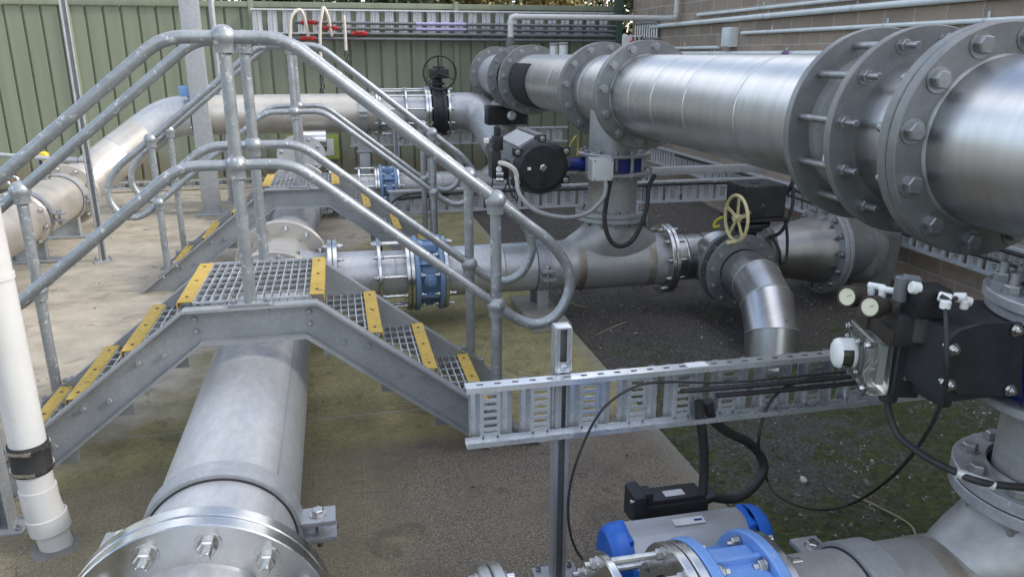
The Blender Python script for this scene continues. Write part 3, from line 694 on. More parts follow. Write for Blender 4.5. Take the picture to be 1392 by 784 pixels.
# ------------------------------------------------------------------ overhead pipe
UZ, UR, FR = 1.463, .235, .325
def ux(y): return 1.84 + .012*(y-4.5)
def up(y, dz=0): return V((ux(y), y, UZ+dz))
UD = (up(9)-up(0)).normalized()
op = thing('overhead_pipe', 'large brushed stainless pipe with bolted flanges high along the right side', 'pipe', (1.84, 4.5, 0))
barrel(op, up(-.8), up(1.83), UR, 'upper', (.9, 2.0))
bm = BM(); lathe(bm, up(1.832), -UD, [(0, UR+.006), (.004, UR+.005), (.009, UR)], 64); obj('weld_bead', bm, 'tee', op)
flange(op, up(1.87), -UD, FR, UR-.004, .036, 'dark', 12, .0265, 'bolt', True, 0, .283)
barrel(op, up(1.905), up(2.14), UR, 'upper')
fb = flange(op, up(2.15), -UD, FR, UR-.004, .03, 'dark', 12, .019, 'bolt', False, .05, .285)
fa = flange(op, up(2.385), -UD, FR, UR-.004, .03, 'dark', 0, .019, 'bolt', False, .0, .285)
u, w, d = basis(-UD)
for k in range(12):
    a = 2*PI*(k+.5)/12+.13; o = (u*math.cos(a)+w*math.sin(a))*.285; bm = BM(); cyl(bm, up(2.16)+o, up(2.375)+o, .0125, 12); obj('tie_rod', bm, 'bolt', op)
bm = BM(); lathe(bm, up(2.15), UD, [(0, UR-.02), (.05, UR-.02), (.06, UR+.004), (.10, UR+.004), (.11, UR-.015), (.16, UR-.015), (.17, UR+.01), (.235, UR+.01)], 64); obj('sleeve', bm, 'tee', op)
bm = BM(); box(bm, up(2.25)+V((-.235, -.02, -.02)), (.012, .05, .16), None, .004); box(bm, up(2.27)+V((-.24, -.02, -.10)), (.02, .04, .05), None, .004); obj('tag_plate', bm, 'white', op)
barrel(op, up(2.385), up(4.45), UR, 'upper', (.55, 1.05, 1.45, 1.78))
bm = BM(); lathe(bm, up(4.463), -UD, [(0, UR+.006), (.004, UR+.005), (.009, UR)], 64); obj('weld_bead', bm, 'tee', op)
flange(op, up(4.50), -UD, FR-.005, UR-.004, .034, 'dark', 12, .023, 'bolt', True, 0, .28)
barrel(op, up(4.535), up(5.27), UR, 'upper', (.1, .6))
bm = BM(); cyl(bm, (RX1, RY1, UZ-.05), (RX1, RY1, 1.085), .165, 48); obj('riser_stub', bm, 'tee', op)
flange(op, up(5.31), -UD, FR-.005, UR-.004, .034, 'dark', 12, .021, 'bolt', True, 0, .28)
barrel(op, up(5.345), up(7.43), UR, 'upper', (.3, .62))
bm = BM(); lathe(bm, up(6.72), UD, [(0, UR+.001), (.012, UR+.007), (.3, UR+.008), (.68, UR+.007), (.70, UR+.001)], 40, a0=-2.4, a1=.72)
pa = obj('black_wrap', bm, 'patch', op)
for y in (6.35, 6.65):
    bm = BM(); cyl(bm, up(y, UR-.02), up(y, UR+.075), .036, 20, .004); v = obj('vent_stub', bm, 'steel', op)
    bm = BM(); cyl(bm, up(y, UR+.075), up(y, UR+.095), .039, 20, .004); obj('cap', bm, 'dark', v)
flange(op, up(7.47), -UD, FR, UR-.004, .034, 'dark', 12, .020, 'bolt', True, 0, .283)
barrel(op, up(7.505), up(8.05), UR-.02, 'dark'); flange(op, up(8.08), -UD, FR, UR-.004, .03, 'dark', 12, .019, 'bolt', False, 0, .283)
barrel(op, up(8.09), up(9.2), UR, 'steel'); flange(op, up(9.23), -UD, FR, .01, .03, 'dark', 12, .019, 'bolt', True, 0, .283)
bm = BM(); cyl(bm, (1.87, 8.6, UZ-.05), (1.87, 8.6, 1.19), .12, 32); obj('riser_stub', bm, 'tee', op)
# ------------------------------------------------------------------ risers between branch and overhead pipe
def riser(x, y, z0, z1, lab, r=.165, R=.245, zs=(), cat='pipe', nb=12, br=.017):
    t = thing('riser_pipe', lab, cat, (x, y, 0), 'riser pipes up to the overhead pipe')
    flange(t, (x, y, z0), Z1, R, r-.003, .03, 'galv', nb, br, 'bolt', True, 0, R-.04)
    barrel(t, (x, y, z0), (x, y, z1), r, 'tee', (.02,)); return t
def wafer_valve(x, y, z0, z1, lab, R=.245, r=.20, mat='navy'):
    t = thing('wafer_valve', lab, 'valve', (x, y, z0), 'blue bodied wafer valves in the risers')
    for z in (z0+.012, z1-.012):
        bm = BM(); ringdisc(bm, (x, y, z-.012), Z1, R, .15, .024, 56, .004); f = obj('flange', bm, 'galv', t)
        for k in range(12):
            a = 2*PI*(k+.5)/12; bolt(f, (x+(R-.035)*math.cos(a), y+(R-.035)*math.sin(a), z), (0, 0, -1 if z < (z0+z1)/2 else 1), .015, .026, 'bolt')
    bm = BM(); lathe(bm, (x, y, z0+.02), Z1, [(0, r-.02), (.006, r), (z1-z0-.046, r), (z1-z0-.04, r-.02)], 48); obj('body', bm, mat, t)
    for k in range(12):
        a = 2*PI*(k+.5)/12; bm = BM(); cyl(bm, (x+(R-.035)*math.cos(a), y+(R-.035)*math.sin(a), z0+.024), (x+(R-.035)*math.cos(a), y+(R-.035)*math.sin(a), z1-.024), .0125, 12); obj('stud', bm, 'galv', t)
    return t
riser(RX1, RY1, .665, .945, 'middle riser pipe behind the hanging black cable loop')
v1 = wafer_valve(RX1, RY1, .94, 1.085, 'blue wafer valve beside the grey junction box on the middle riser')
t = thing('riser_pipe', 'nearest galvanised riser pipe at the right edge', 'pipe', (1.81, 1.45, 0), 'riser pipes up to the overhead pipe')
flange(t, (1.81, 1.45, .60), Z1, .245, .163, .034, 'galv', 10, .021, 'bolt', True, 0, .205, .35)
barrel(t, (1.81, 1.45, .61), (1.81, 1.45, .84), .150, 'tee', (.02,))
flange(t, (1.81, 1.45, 1.118), Z1, .245, .163, .028, 'galv', 10, .021, 'bolt', False, .03, .205, .35)
barrel(t, (1.81, 1.45, 1.12), (1.81, 1.45, UZ-.1), .150, 'tee')
wafer_valve(1.81, 1.45, .845, 1.10, 'blue wafer valve on the nearest riser behind the big black actuator', .235, .19)
riser(1.87, 8.6, .60, 1.04, 'farthest slim riser pipe at the fence end of the overhead pipe', .12, .19, nb=8, br=.013)
wafer_valve(1.87, 8.6, 1.04, 1.19, 'small blue wafer valve below the far end of the overhead pipe', .175, .14)
# ------------------------------------------------------------------ right side: wye, elbow and reducer to the wall
rp = thing('reducer_pipe', 'dull steel pipe with cone reducer ending at the block wall', 'pipe', (3.0, 4.88, 0))
barrel(rp, (2.46, 4.88, .33), (2.92, 4.88, .33), .165, 'darkrefl', name='wye_barrel')
flange(rp, (2.93, 4.88, .33), X1, .235, .16, .024, 'dark', 10, .015, 'bolt', True, 0, .205)
bm = BM(); lathe(bm, (2.95, 4.88, .33), X1, [(0, .166), (.04, .168), (.42, .245), (.475, .25)], 56); obj('cone', bm, 'darkrefl', rp)
flange(rp, (3.45, 4.88, .33), X1, .325, .245, .032, 'galv', 14, .019, 'bolt', True, 0, .288)
barrel(rp, (3.48, 4.88, .33), (3.72, 4.88, .33), .225, 'dark')
bm = BM(); lathe(bm, (2.55, 4.88, .33), (0, -1, 0), [(.1, .2), (.17, .17), (.2, .165), (.30, .165)], 40); obj('wye_branch', bm, 'darkrefl', rp)
bm = BM(); box(bm, (3.86, 5.0, .14), (.32, .40, .60), Matrix.Rotation(.10, 3, 'Y'), .03, 3); cyl(bm, (3.67, 4.88, .30), (3.82, 4.90, .28), .245, 24, .04)
for v in bm.verts: v.co += V((mnoise.noise(v.co*9), mnoise.noise(v.co*9+V((7, 0, 0))), mnoise.noise(v.co*9+V((0, 7, 0)))))*.03
tag(obj('concrete_block', bm, 'block'), 'rough concrete anchor block where the reducer pipe meets the wall', 'block')
ep = thing('elbow_pipe', 'shiny segmented stainless elbow diving into the soil', 'pipe', (2.5, 4.0, 0))
ax = [V(p) for p in ((2.55, 4.40, .33), (2.53, 4.20, .325), (2.49, 4.00, .255), (2.45, 3.85, .12), (2.43, 3.80, -.12))]
flange(ep, (2.55, 4.44, .33), (0, -1, 0), .25, .155, .026, 'dark', 12, .017, 'bolt', False, 0, .212)
for a, b in zip(ax, ax[1:]):
    pass
def mitre(parent, pts, r, mat, seg=48):
    n = len(pts); dirs = [(pts[i+1]-pts[i]).normalized() for i in range(n-1)]; u, w, _ = basis(dirs[0]); rings = []
    for i in range(n):
        if i == 0: nrm = dirs[0]
        elif i == n-1: nrm = dirs[-1]
        else: nrm = (dirs[i-1]+dirs[i]).normalized()
        if i: 
            dd = dirs[min(i, n-2)]
        d = dirs[min(i, n-2)] if i == 0 else dirs[i-1]
        u = (u-d*u.dot(d)).normalized(); w = d.cross(u); ring = []
        for k in range(seg):
            o = (u*math.cos(2*PI*k/seg)+w*math.sin(2*PI*k/seg))*r
            tt = -(o.dot(nrm))/(d.dot(nrm)); ring.append(pts[i]+o+d*tt)
        rings.append(ring)
    for i in range(n-1):
        bm = BM(); A = [bm.verts.new(p) for p in rings[i]]; B = [bm.verts.new(p) for p in rings[i+1]]
        for k in range(seg): bm.faces.new((A[k], A[(k+1) % seg], B[(k+1) % seg], B[k]))
        obj('segment', bm, mat, parent)
        if i:
            bm = BM(); cen = rings[i]; c0 = sum(cen, V())/seg; sweep(bm, [c0+(p-c0)*1.002 for p in cen]+[c0+(cen[0]-c0)*1.002], .0035, 6, False); obj('weld_bead', bm, 'steel', parent)
mitre(ep, ax, .156, 'upper')
gv_ = thing('gear_valve', 'hand gear operated valve with scuffed black gearbox and cream handwheel', 'valve', (2.55, 4.55, 0))
bm = BM(); ringdisc(bm, (2.55, 4.56, .33), (0, -1, 0), .25, .155, .03, 56); f = obj('flange', bm, 'dark', gv_)
bm = BM(); lathe(bm, (2.55, 4.545, .33), (0, -1, 0), [(0, .14), (.006, .19), (.07, .19), (.076, .14)], 48); obj('body', bm, 'blackm', gv_)
for k in range(12):
    a = 2*PI*(k+.5)/12; bm = BM(); cyl(bm, (2.55+.212*math.cos(a), 4.55, .33+.212*math.sin(a)), (2.55+.212*math.cos(a), 4.44, .33+.212*math.sin(a)), .011, 10); obj('stud', bm, 'bolt', gv_)
bm = BM(); cyl(bm, (2.64, 4.56, .50), (2.64, 4.56, .60), .06, 20); cyl(bm, (2.64, 4.56, .585), (2.64, 4.56, .605), .10, 28, .003); cyl(bm, (2.64, 4.56, .615), (2.64, 4.56, .64), .14, 28, .003); obj('stem_housing', bm, 'blackm', gv_)
bm = BM(); box(bm, (2.69, 4.58, .665), (.36, .28, .022), None, .006); box(bm, (2.69, 4.58, .785), (.30, .25, .215), None, .018, 3); box(bm, (2.66, 4.56, .89), (.05, .05, .02), None, .006); gb = obj('gearbox', bm, 'gearbox', gv_)
hc = V((2.46, 4.40, .70)); bm = BM(); sweep(bm, [hc+V((0, .145*math.cos(2*PI*k/40), .145*math.sin(2*PI*k/40))) for k in range(41)], .011, 10, False)
for k in range(5):
    a = PI/2+2*PI*k/5; box(bm, hc+V((.008, .072*math.cos(a), .072*math.sin(a))), (.010, .15, .022), Matrix.Rotation(a, 3, 'X'), .004)
cyl(bm, hc+V((-.02, 0, 0)), hc+V((.03, 0, 0)), .024, 18, .003); cyl(bm, hc+V((0, -.02, -.147)), hc+V((-.07, -.03, -.152)), .012, 10, .003); hw = obj('handwheel', bm, 'cream', gv_)
bm = BM(); cyl(bm, hc+V((.02, 0, 0)), hc+V((.12, .05, .02)), .014, 12); obj('shaft', bm, 'dark', gv_)
bm = BM(); sweep(bm, spline([hc+V((-.02, .14, -.02)), hc+V((-.05, .17, -.05)), hc+V((-.06, .17, -.09)), hc+V((-.03, .15, -.08))], 5), .009, 8); obj('chain', bm, 'chain', hw)
# ------------------------------------------------------------------ back pipe that crosses before the fence
BY, BZ, BR = 9.2, 1.06, .215
bp_ = thing('crossing_pipe', 'dull stainless pipe crossing before the green fence with a sweeping elbow at each end', 'pipe', (0, BY, 0))
low = [V((-2.62, -2.5, .38)), V((-2.62, 8.35, .38))]
barrel(bp_, low[0], V((-2.62, 6.97, .38)), BR, 'warm'); flange(bp_, (-2.62, 6.99, .38), (0, -1, 0), .245, BR-.004, .03, 'warm', 10, .018, 'sbolt', True, .02, .232)
barrel(bp_, (-2.62, 7.02, .38), (-2.62, 8.26, .38), BR, 'warm', (.3, .9))
flange(bp_, (-2.62, 8.28, .38), (0, -1, 0), .30, BR-.004, .03, 'warm', 10, .018, 'sbolt', True, .02, .26)
mitre(bp_, [V((-2.62, 8.30, .38)), V((-2.62, 8.48, .38)), V((-2.50, 8.72, .49)), V((-2.28, 8.98, .68)), V((-2.02, 9.16, .88))], BR, 'warm')
bm = BM(); sweep(bm, spline([V((-2.02, 9.16, .88)), V((-1.86, 9.20, .985)), V((-1.70, 9.205, 1.045)), V((-1.50, 9.2, 1.06))], 5), BR, 48); obj('elbow', bm, 'steel', bp_)
flange(bp_, (-1.48, BY, BZ), X1, .245, BR-.004, .025, 'rust', 8, .016, 'sbolt', True, 0, .232)
barrel(bp_, (-1.46, BY, BZ), (.58, BY, BZ), BR, 'warm', (.9,))
flange(bp_, (.49, BY, BZ), X1, .27, BR-.004, .024, 'steelb', 10, .016, 'sbolt', True, .02, .245)
flange(bp_, (.80, BY, BZ), X1, .29, BR-.004, .022, 'steelb', 10, .016, 'sbolt', False, .04, .26)
for k in range(10):
    a = 2*PI*(k+.5)/10+.13; bm = BM(); c = V((0, .26*math.cos(a), .26*math.sin(a))); cyl(bm, V((.5, BY, BZ))+c, V((1.02, BY, BZ))+c, .010, 10); obj('tie_rod', bm, 'sbolt', bp_)
barrel(bp_, (.58, BY, BZ), (1.02, BY, BZ), BR-.01, 'steel', (.2,), 'sleeve')
flange(bp_, (1.05, BY, BZ), X1, .295, BR-.004, .03, 'steelb', 10, .016, 'sbolt', True, .02, .26)
flange(bp_, (1.29, BY, BZ), X1, .295, BR-.004, .026, 'steelb', 10, .016, 'sbolt', False, .03, .26)
bm = BM(); sweep(bm, fillet([(1.29, BY, BZ), (1.70, BY, BZ), (1.83, BY-.62, .70)], .60, 16), BR, 48); obj('elbow', bm, 'steel', bp_)
hv = thing('handwheel_valve', 'black wafer valve with upright black handwheel on the crossing pipe', 'valve', (1.18, BY, BZ))
bm = BM(); lathe(bm, (1.095, BY, BZ), X1, [(0, .2), (.004, .275), (.05, .275), (.055, .255), (.12, .255), (.125, .275), (.17, .275), (.175, .2)], 48); obj('body', bm, 'blackm', hv)
bm = BM(); cyl(bm, (1.18, BY, BZ+.25), (1.18, BY, 1.44), .055, 18); cyl(bm, (1.18, BY, 1.36), (1.18, BY, 1.39), .09, 20, .003); obj('stem_housing', bm, 'blackm', hv)
bm = BM(); box(bm, (1.20, BY-.03, 1.49), (.22, .16, .11), None, .02, 3); cyl(bm, (1.20, BY-.03, 1.545), (1.20, BY-.03, 1.57), .07, 20, .004); obj('gearbox', bm, 'black', hv)
hc = V((1.19, BY-.20, 1.50)); bm = BM(); sweep(bm, [hc+V((.185*math.cos(2*PI*k/48), 0, .185*math.sin(2*PI*k/48))) for k in range(49)], .0115, 10, False)
for a in (PI/2+.1, PI/2+.1+2*PI/3, PI/2+.1+4*PI/3): cyl(bm, hc+V((.02*math.cos(a), .03, .02*math.sin(a))), hc+V((.185*math.cos(a), 0, .185*math.sin(a))), .009, 10)
cyl(bm, hc+V((0, .10, 0)), hc+V((0, .0, 0)), .022, 16); obj('handwheel', bm, 'black', hv)
ps = thing('pipe_stand', 'steel pedestal clamp holding up the crossing pipe above the far stair', 'stand', (.31, BY, 0)); bm = BM(); bx(bm, .22, .40, BY-.10, BY+.05, .80, .82, .003); bx(bm, .24, .38, BY-.09, BY-.08, .64, .80); bx(bm, .30, .315, BY-.10, BY+.04, .64, .80); bx(bm, .22, .40, BY-.10, BY+.05, .62, .64, .003); bx(bm, .25, .37, BY-.08, BY+.04, 0, .62, .004); obj('column', bm, 'galv', ps)
bm = BM(); lathe(bm, (.27, BY, BZ), X1, [(0, BR+.002), (0, BR+.018), (.09, BR+.018), (.09, BR+.002)], 48); obj('band', bm, 'galv', ps)
bm = BM(); box(bm, (.31, BY-BR-.045, BZ-.02), (.09, .08, .012), None, .002); box(bm, (.31, BY-BR-.045, BZ+.03), (.09, .08, .012), None, .002); obj('ear', bm, 'galv', ps)
for px, lab, x in ((160, 'cream', -2.62),): pass
for (y, lab) in ((7.14, 'saddle clamp nearest the camera on the left sunlit pipe'), (8.08, 'second saddle clamp along the left sunlit pipe, just before its bolted joint')): clamp((-2.62, y, .38), Y1, BR, lab, w=.07)
# fittings on the left pipe
t = thing('pressure_transmitter', 'yellow headed pressure transmitter standing on the left pipe', 'sensor', (-2.62, 7.86, .59)); p = V((-2.62, 7.86, .59))
bm = BM(); cyl(bm, p, p+Z1*.11, .035, 18, .002); cyl(bm, p+Z1*.06, p+Z1*.075, .06, 20, .002); cyl(bm, p+Z1*.10, p+Z1*.115, .06, 20, .002); obj('neck', bm, 'sbolt', t)
bm = BM(); cyl(bm, p+Z1*.115, p+Z1*.27, .03, 14); box(bm, p+V((-.05, 0, .30)), (.05, .05, .13), None, .01); obj('stem', bm, 'navy', t)
bm = BM(); lathe(bm, p+V((0, -.07, .36)), Y1, [(0, 0), (0, .05), (.02, .062), (.11, .062), (.13, .05), (.13, 0)], 24); box(bm, p+V((0, 0, .30)), (.06, .06, .08), None, .01); hd = obj('head', bm, MT.setdefault('yel2', M('yellow_enamel', (.70,.48,.04), None, .4)), t)
bm = BM(); cyl(bm, p+V((.05, 0, .34)), p+V((.13, 0, .35)), .018, 12, .003); obj('cable_gland', bm, 'black', t)
S_ = .62
for ch in t.children_recursive:
    for v in ch.data.vertices: v.co = V((v.co.x*S_, v.co.y*S_, v.co.z*S_))
t = thing('air_valve', 'small bright fitting with red lever on top of the left pipe', 'valve', (-2.70, 7.35, .58)); p = V((-2.74, 7.35, .575))
bm = BM(); cyl(bm, p, p+Z1*.12, .035, 16); sweep(bm, [p+V((.07*math.cos(a), 0, .15+.06*math.sin(a))) for a in [i*.35 for i in range(14)]], .022, 10); obj('body', bm, 'sbolt', t)
bm = BM(); box(bm, p+V((.03, -.03, .12)), (.09, .03, .05), None, .01); obj('lever', bm, 'red', t)
for ch in t.children_recursive:
    for v in ch.data.vertices: v.co *= .6
# ------------------------------------------------------------------ cable trays on edge
def tray(lab, p0, d, L, h, nrm, pitch=.16, w=.132, holes=False, depth=.045, mat='tray', group='cable trays around the yard'):
    p0, d, nrm = V(p0), V(d).normalized(), V(nrm).normalized(); t = thing('cable_tray', lab, 'cable tray', p0, group)
    rot = Matrix((d, nrm, Z1)).transposed()
    def wp(a, b, c): return p0 + d*a + nrm*b + Z1*c
    for z, s in ((h, 1), (0, -1)):
        bm = BM(); q = lambda a0, a1, b0, b1, c0, c1: box(bm, wp((a0+a1)/2, (b0+b1)/2, (c0+c1)/2), (abs(a1-a0), abs(b1-b0), abs(c1-c0)), rot)
        q(0, L, depth-.002, depth, z-s*.017, z-s*.0015); q(0, L, .0, .002, z-s*.015, z-s*.0015)
        if holes and s > 0:
            q(0, L, .0, .015, z-.0015, z); q(0, L, .027, depth, z-.0015, z); a = 0
            while a < L:
                q(a, min(L, a+.034), .015, .027, z-.0015, z); a += .054
        else: q(0, L, .0, depth, z-s*.0015, z)
        obj('side_rail', bm, mat, t, flat=True)
    def rung(bm):
        hh = h-.003
        prof = [(0, .002), (.010, .022), (.024, .022), (.036, .003), (.046, .003)]; cw = (w-.092)
        for half in (prof, [(w-a, b) for a, b in reversed(prof)]):
            A = [bm.verts.new((a, b, .0015)) for a, b in half]; B = [bm.verts.new((a, b, hh)) for a, b in half]; 
            for k in range(len(A)-1): bm.faces.new((A[k], A[k+1], B[k+1], B[k]))
        n = max(4, int((hh-.05)/.021)); z = .025; st = (hh-.05)/n
        box(bm, (w/2, .003, .0135), (cw+.001, .0015, .024)); box(bm, (w/2, .003, hh-.0135), (cw+.001, .0015, .024))
        for k in range(n): box(bm, (w/2, .003, .025+st*(k+.5)), (cw+.001, .0015, st*.52))
        for a in (w/2-cw/2-.002, w/2+cw/2+.002): box(bm, (a, .003, h/2), (.006, .002, hh-.006))
    me = hw_mesh(('rung', round(h, 3), w, mat), rung, mat); a = .012
    while a + w < L + .01:
        o = bpy.data.objects.new('rung', me); COL.objects.link(o); o.parent = t; o.location = d*a + nrm*.004; o.rotation_euler = rot.to_euler(); a += pitch
    return t
tray('near bright galvanised cable tray on edge crossing in front of the stair foot', (.325, 2.095, .565), X1, 2.15, .197, (0, -1, 0), .158, .134, True)
bm = BM(); bx(bm, 1.03, 1.10, 2.055, 2.092, .763, .7645); tag(obj('name_label', bm, 'white'), 'blank white sticker on top of the near cable tray', 'label')
tray('cable tray on edge crossing behind the middle riser and the far stair foot', (.42, 6.95, .318), X1, 3.72, .215, (0, -1, 0), .178, .15, mat='trayfar')
tray('farthest low cable tray behind the blue valve, under the crossing pipe', (.17, 10.2, .57), X1, 2.9, .20, (0, -1, 0), .178, .15, mat='trayfar')
tray('long cable tray fixed low along the brown block wall', (4.20, 9.95, .30), (0, -1, 0), 8.9, .225, (-1, 0, 0), .165, .132, mat='trayfar')
tray('upper cable tray high on the green fence with conduits clipped over it', (-.98, 11.10, 1.96), X1, 5.0, .31, (0, -1, 0), .190, .122, mat='trayfar')
tray('short upright tray piece on the block wall at the fence corner', (4.25, 10.9, 1.90), (0, -1, 0), .9, .22, (-1, 0, 0), .17, .13)
tray('narrow cable tray lying along the foot of the fence on the left', (-3.0, 10.7, .05), X1, 2.3, .09, (0, -1, 0), .17, .13)
# posts carrying trays
def strut(lab, x, y, z0, z1, s=.042, mat='galv', foot=True, rot=0, open_=True, cat='post'):
    t = thing('strut_post', lab, cat, (x, y, z0), 'channel posts'); R_ = Matrix.Rotation(rot, 3, 'Z'); bm = BM(); h = s/2
    zc, L = (z0+z1)/2, z1-z0
    for (a, b, sx, sy) in ((0, h-.002, s, .004), (-h+.002, 0, .004, s-.008), (h-.002, 0, .004, s-.008), (-h+.006, -h+.002, .012, .004), (h-.006, -h+.002, .012, .004)):
        box(bm, V((x, y, zc))+R_ @ V((a, b, 0)), (sx, sy, L), R_)
    obj('channel', bm, mat, t, flat=True)
    if foot:
        bm = BM(); box(bm, (x, y, z0+.006), (.15, .12, .012), R_, .003); f = obj('base_plate', bm, mat, t)
        for a, b in ((-.055, -.04), (.055, -.04), (-.055, .04), (.055, .04)): bolt(f, V((x, y, z0+.006))+R_ @ V((a, b, 0)), Z1, .010, .012, 'bolt', .012, False)
    return t
s_ = strut('slotted channel post standing up through the near cable tray', .635, 2.125, 0, .905, .046)
bm = BM(); bx(bm, .610, .66, 2.098, 2.152, .905, .912, .003); bx(bm, .609, .613, 2.098, 2.152, .77, .905, .001); bx(bm, .657, .661, 2.098, 2.152, .77, .905, .001); f = obj('cap', bm, 'tray', s_)
bm = BM(); bx(bm, .615, .655, 2.098, 2.102, .765, .80, .001); f = obj('clip', bm, 'tray', s_); bolt(f, (.635, 2.097, .785), (0, -1, 0), .009, .004, 'tray', 0, True)
strut('channel post behind the far stair holding the tray by the riser', .83, 6.98, 0, .80, .07)
strut('second channel post holding the tray beyond the far stair handrail', 2.9, 6.98, -.05, .58, .06)
strut('thin channel post far behind the far stair near the crossing pipe', .66, 8.9, 0, .95, .06)
strut('tall channel post with bolted foot standing beside the left pipe', -2.02, 7.02, 0, 3.0, .052, rot=.4)
t = thing('square_post', 'tall thick galvanised square post between left pipe elbow and fence', 'post', (-1.40, 9.01, 0)); bm = BM(); bx(bm, -1.49, -1.31, 8.93, 9.09, 0, 3.6, .006)
obj('column', bm, 'tray' if False else 'galv', t); bm = BM(); bx(bm, -1.56, -1.24, 8.86, 9.16, 0, .015, .003); obj('base_plate', bm, 'galv', t)
t = thing('pipe_post', 'slim round galvanised pole just right of the thick square post', 'pole', (-1.27, 9.68, 0)); bm = BM(); cyl(bm, (-1.27, 9.68, 0), (-1.27, 9.68, 3.4), .032, 14); obj('tube', bm, 'galv', t); bm = BM(); lathe(bm, (-1.27, 9.68, 0), Z1, [(0, .09), (.01, .09), (.012, .045), (.05, .045)], 16); obj('base_plate', bm, 'galv', t)
t = thing('pipe_bracket', 'thin galvanised bracket bar running from the tall channel post to the left pipe', 'bracket', (-2.3, 7.05, .87)); bm = BM(); cyl(bm, (-2.02, 7.05, .85), (-2.75, 7.05, .93), .018, 10); obj('bar', bm, 'galv', t); bm = BM(); cyl(bm, (-2.10, 7.05, .858), (-2.28, 7.05, .878), .026, 10, .003); obj('sleeve', bm, 'galv', t)
strut('channel post with base plate behind the left white pipe at the frame edge', -1.30, 2.86, 0, .75, .06)
t = thing('bracket_bar', 'flat galvanised bar from the middle riser across to the block wall', 'bar', (2.1, 4.8, .95)); bm = BM(); box(bm, (3.15, 4.78, .955), (2.25, .008, .05), None, .002); box(bm, (3.15, 4.805, .978), (2.25, .05, .006), None, .001); obj('angle', bm, 'galv', t)
t = thing('fence_bracket', 'pale angle bar fixed across the green fence below the overhead pipe', 'bar', (2.6, 11.1, 1.0)); bm = BM(); bx(bm, 2.1, 3.3, 11.09, 11.12, .98, 1.06, .003); obj('angle', bm, 'galv', t)
# ------------------------------------------------------------------ actuators
# quarter turn actuator beside the middle riser
A = V((1.235, 4.62, 1.03)); t = thing('valve_actuator', 'dark round faced actuator with cables left of the grey junction box', 'actuator', A)
bm = BM(); lathe(bm, A+V((0, .06, 0)), Y1, [(0, .165), (.50, .165)], 48); 
for a in (PI/2, .08, PI-.08, -.85, PI+.85): box(bm, A+V((.172*math.cos(a), .31, .172*math.sin(a))), (.055, .50, .05), Matrix.Rotation(-a+PI/2, 3, 'Y'), .008)
obj('cylinder', bm, 'alud', t)
bm = BM(); prism(bm, [(A.x-.12, A.y+.07, A.z+.10), (A.x-.04, A.y+.07, A.z+.165), (A.x-.035, A.y+.07, A.z+.185), (A.x-.14, A.y+.07, A.z+.125)], (0, .5, 0)); obj('side_cover', bm, 'alu', t)
bm = BM(); lathe(bm, A, Y1, [(0, 0), (0, .135), (.006, .142), (.008, .155), (.03, .172), (.06, .172), (.06, .1)], 56)
lug = [(-.155, .095), (.155, .095), (-.155, -.085), (.155, -.085), (.0, .175)]
for a, b in lug: box(bm, A+V((a, .04, b)), (.052, .055, .05), None, .008)
cap = obj('end_cap', bm, 'black', t)
for a, b in lug: bolt(cap, A+V((a, .015, b)), (0, -1, 0), .0125, .01, 'sbolt', 0, True)
bm = BM(); cyl(bm, A+V((0, -.03, 0)), A+V((0, .0, 0)), .019, 16, .003); hexa(bm, A+V((0, -.012, 0)), (0, -1, 0), .024, .014); obj('stop_screw', bm, 'sbolt', cap)
bm = BM(); box(bm, A+V((0, -.002, -.08)), (.018, .012, .11), None, .003); obj('rib', bm, 'black', cap)
bm = BM(); box(bm, A+V((-.085, -.001, -.005)), (.022, .003, .018), None, .0005); obj('name_label', bm, 'white', cap)
bm = BM(); cyl(bm, (1.36, 4.88, 1.005), (1.60, 4.88, 1.005), .042, 20, .003); cyl(bm, (1.36, 4.88, 1.005), (1.44, 4.88, 1.005), .06, 20, .003); obj('yoke_shaft', bm, 'navy', t)
bm = BM(); box(bm, (1.36, 4.90, 1.10), (.13, .20, .05), None, .01); obj('top_mount', bm, 'alu', t)
bm = BM(); sweep(bm, spline([(1.42, 4.66, 1.15), (1.44, 4.64, 1.2), (1.47, 4.66, 1.21), (1.48, 4.68, 1.14), (1.47, 4.66, 1.09)], 5), .006, 8); obj('tag_loop', bm, MT.setdefault('ochre', M('ochre_cord', (.45,.30,.06), None, .6)), t)
# pneumatic accessories on its left flank
t = thing('solenoid_manifold', 'black pneumatic solenoid block with white hose beside the round actuator', 'solenoid', (.98, 4.75, 1.05))
bm = BM(); box(bm, (.965, 4.78, 1.04), (.06, .12, .17), None, .008); box(bm, (1.0, 4.74, 1.00), (.08, .08, .10), None, .008); obj('manifold', bm, 'black', t)
bm = BM(); box(bm, (.975, 4.74, 1.175), (.065, .06, .09), None, .01); cyl(bm, (.975, 4.74, 1.22), (.975, 4.74, 1.275), .022, 14, .004); cyl(bm, (.975, 4.74, 1.27), (.975, 4.74, 1.285), .012, 12, .002); cyl(bm, (.955, 4.69, 1.16), (.955, 4.70, 1.16), .02, 12); obj('regulator', bm, 'black', t)
bm = BM(); box(bm, (.905, 4.74, 1.19), (.03, .03, .03), None, .005); obj('fitting', bm, 'white', t); bm = BM(); cyl(bm, (.97, 4.68, 1.02), (.97, 4.66, 1.02), .018, 14, .003); obj('fitting', bm, 'white', t)
for z in (.955, .99):
    bm = BM(); cyl(bm, (.955, 4.68, z), (1.0, 4.67, z), .016, 14, .003); obj('silencer', bm, 'sbolt', t)
bm = BM(); cyl(bm, (1.085, 4.67, .99), (1.085, 4.65, .99), .022, 14, .003); cyl(bm, (1.085, 4.66, .99), (1.085, 4.645, .99), .012, 12, .002); obj('fitting', bm, 'sbolt', t)
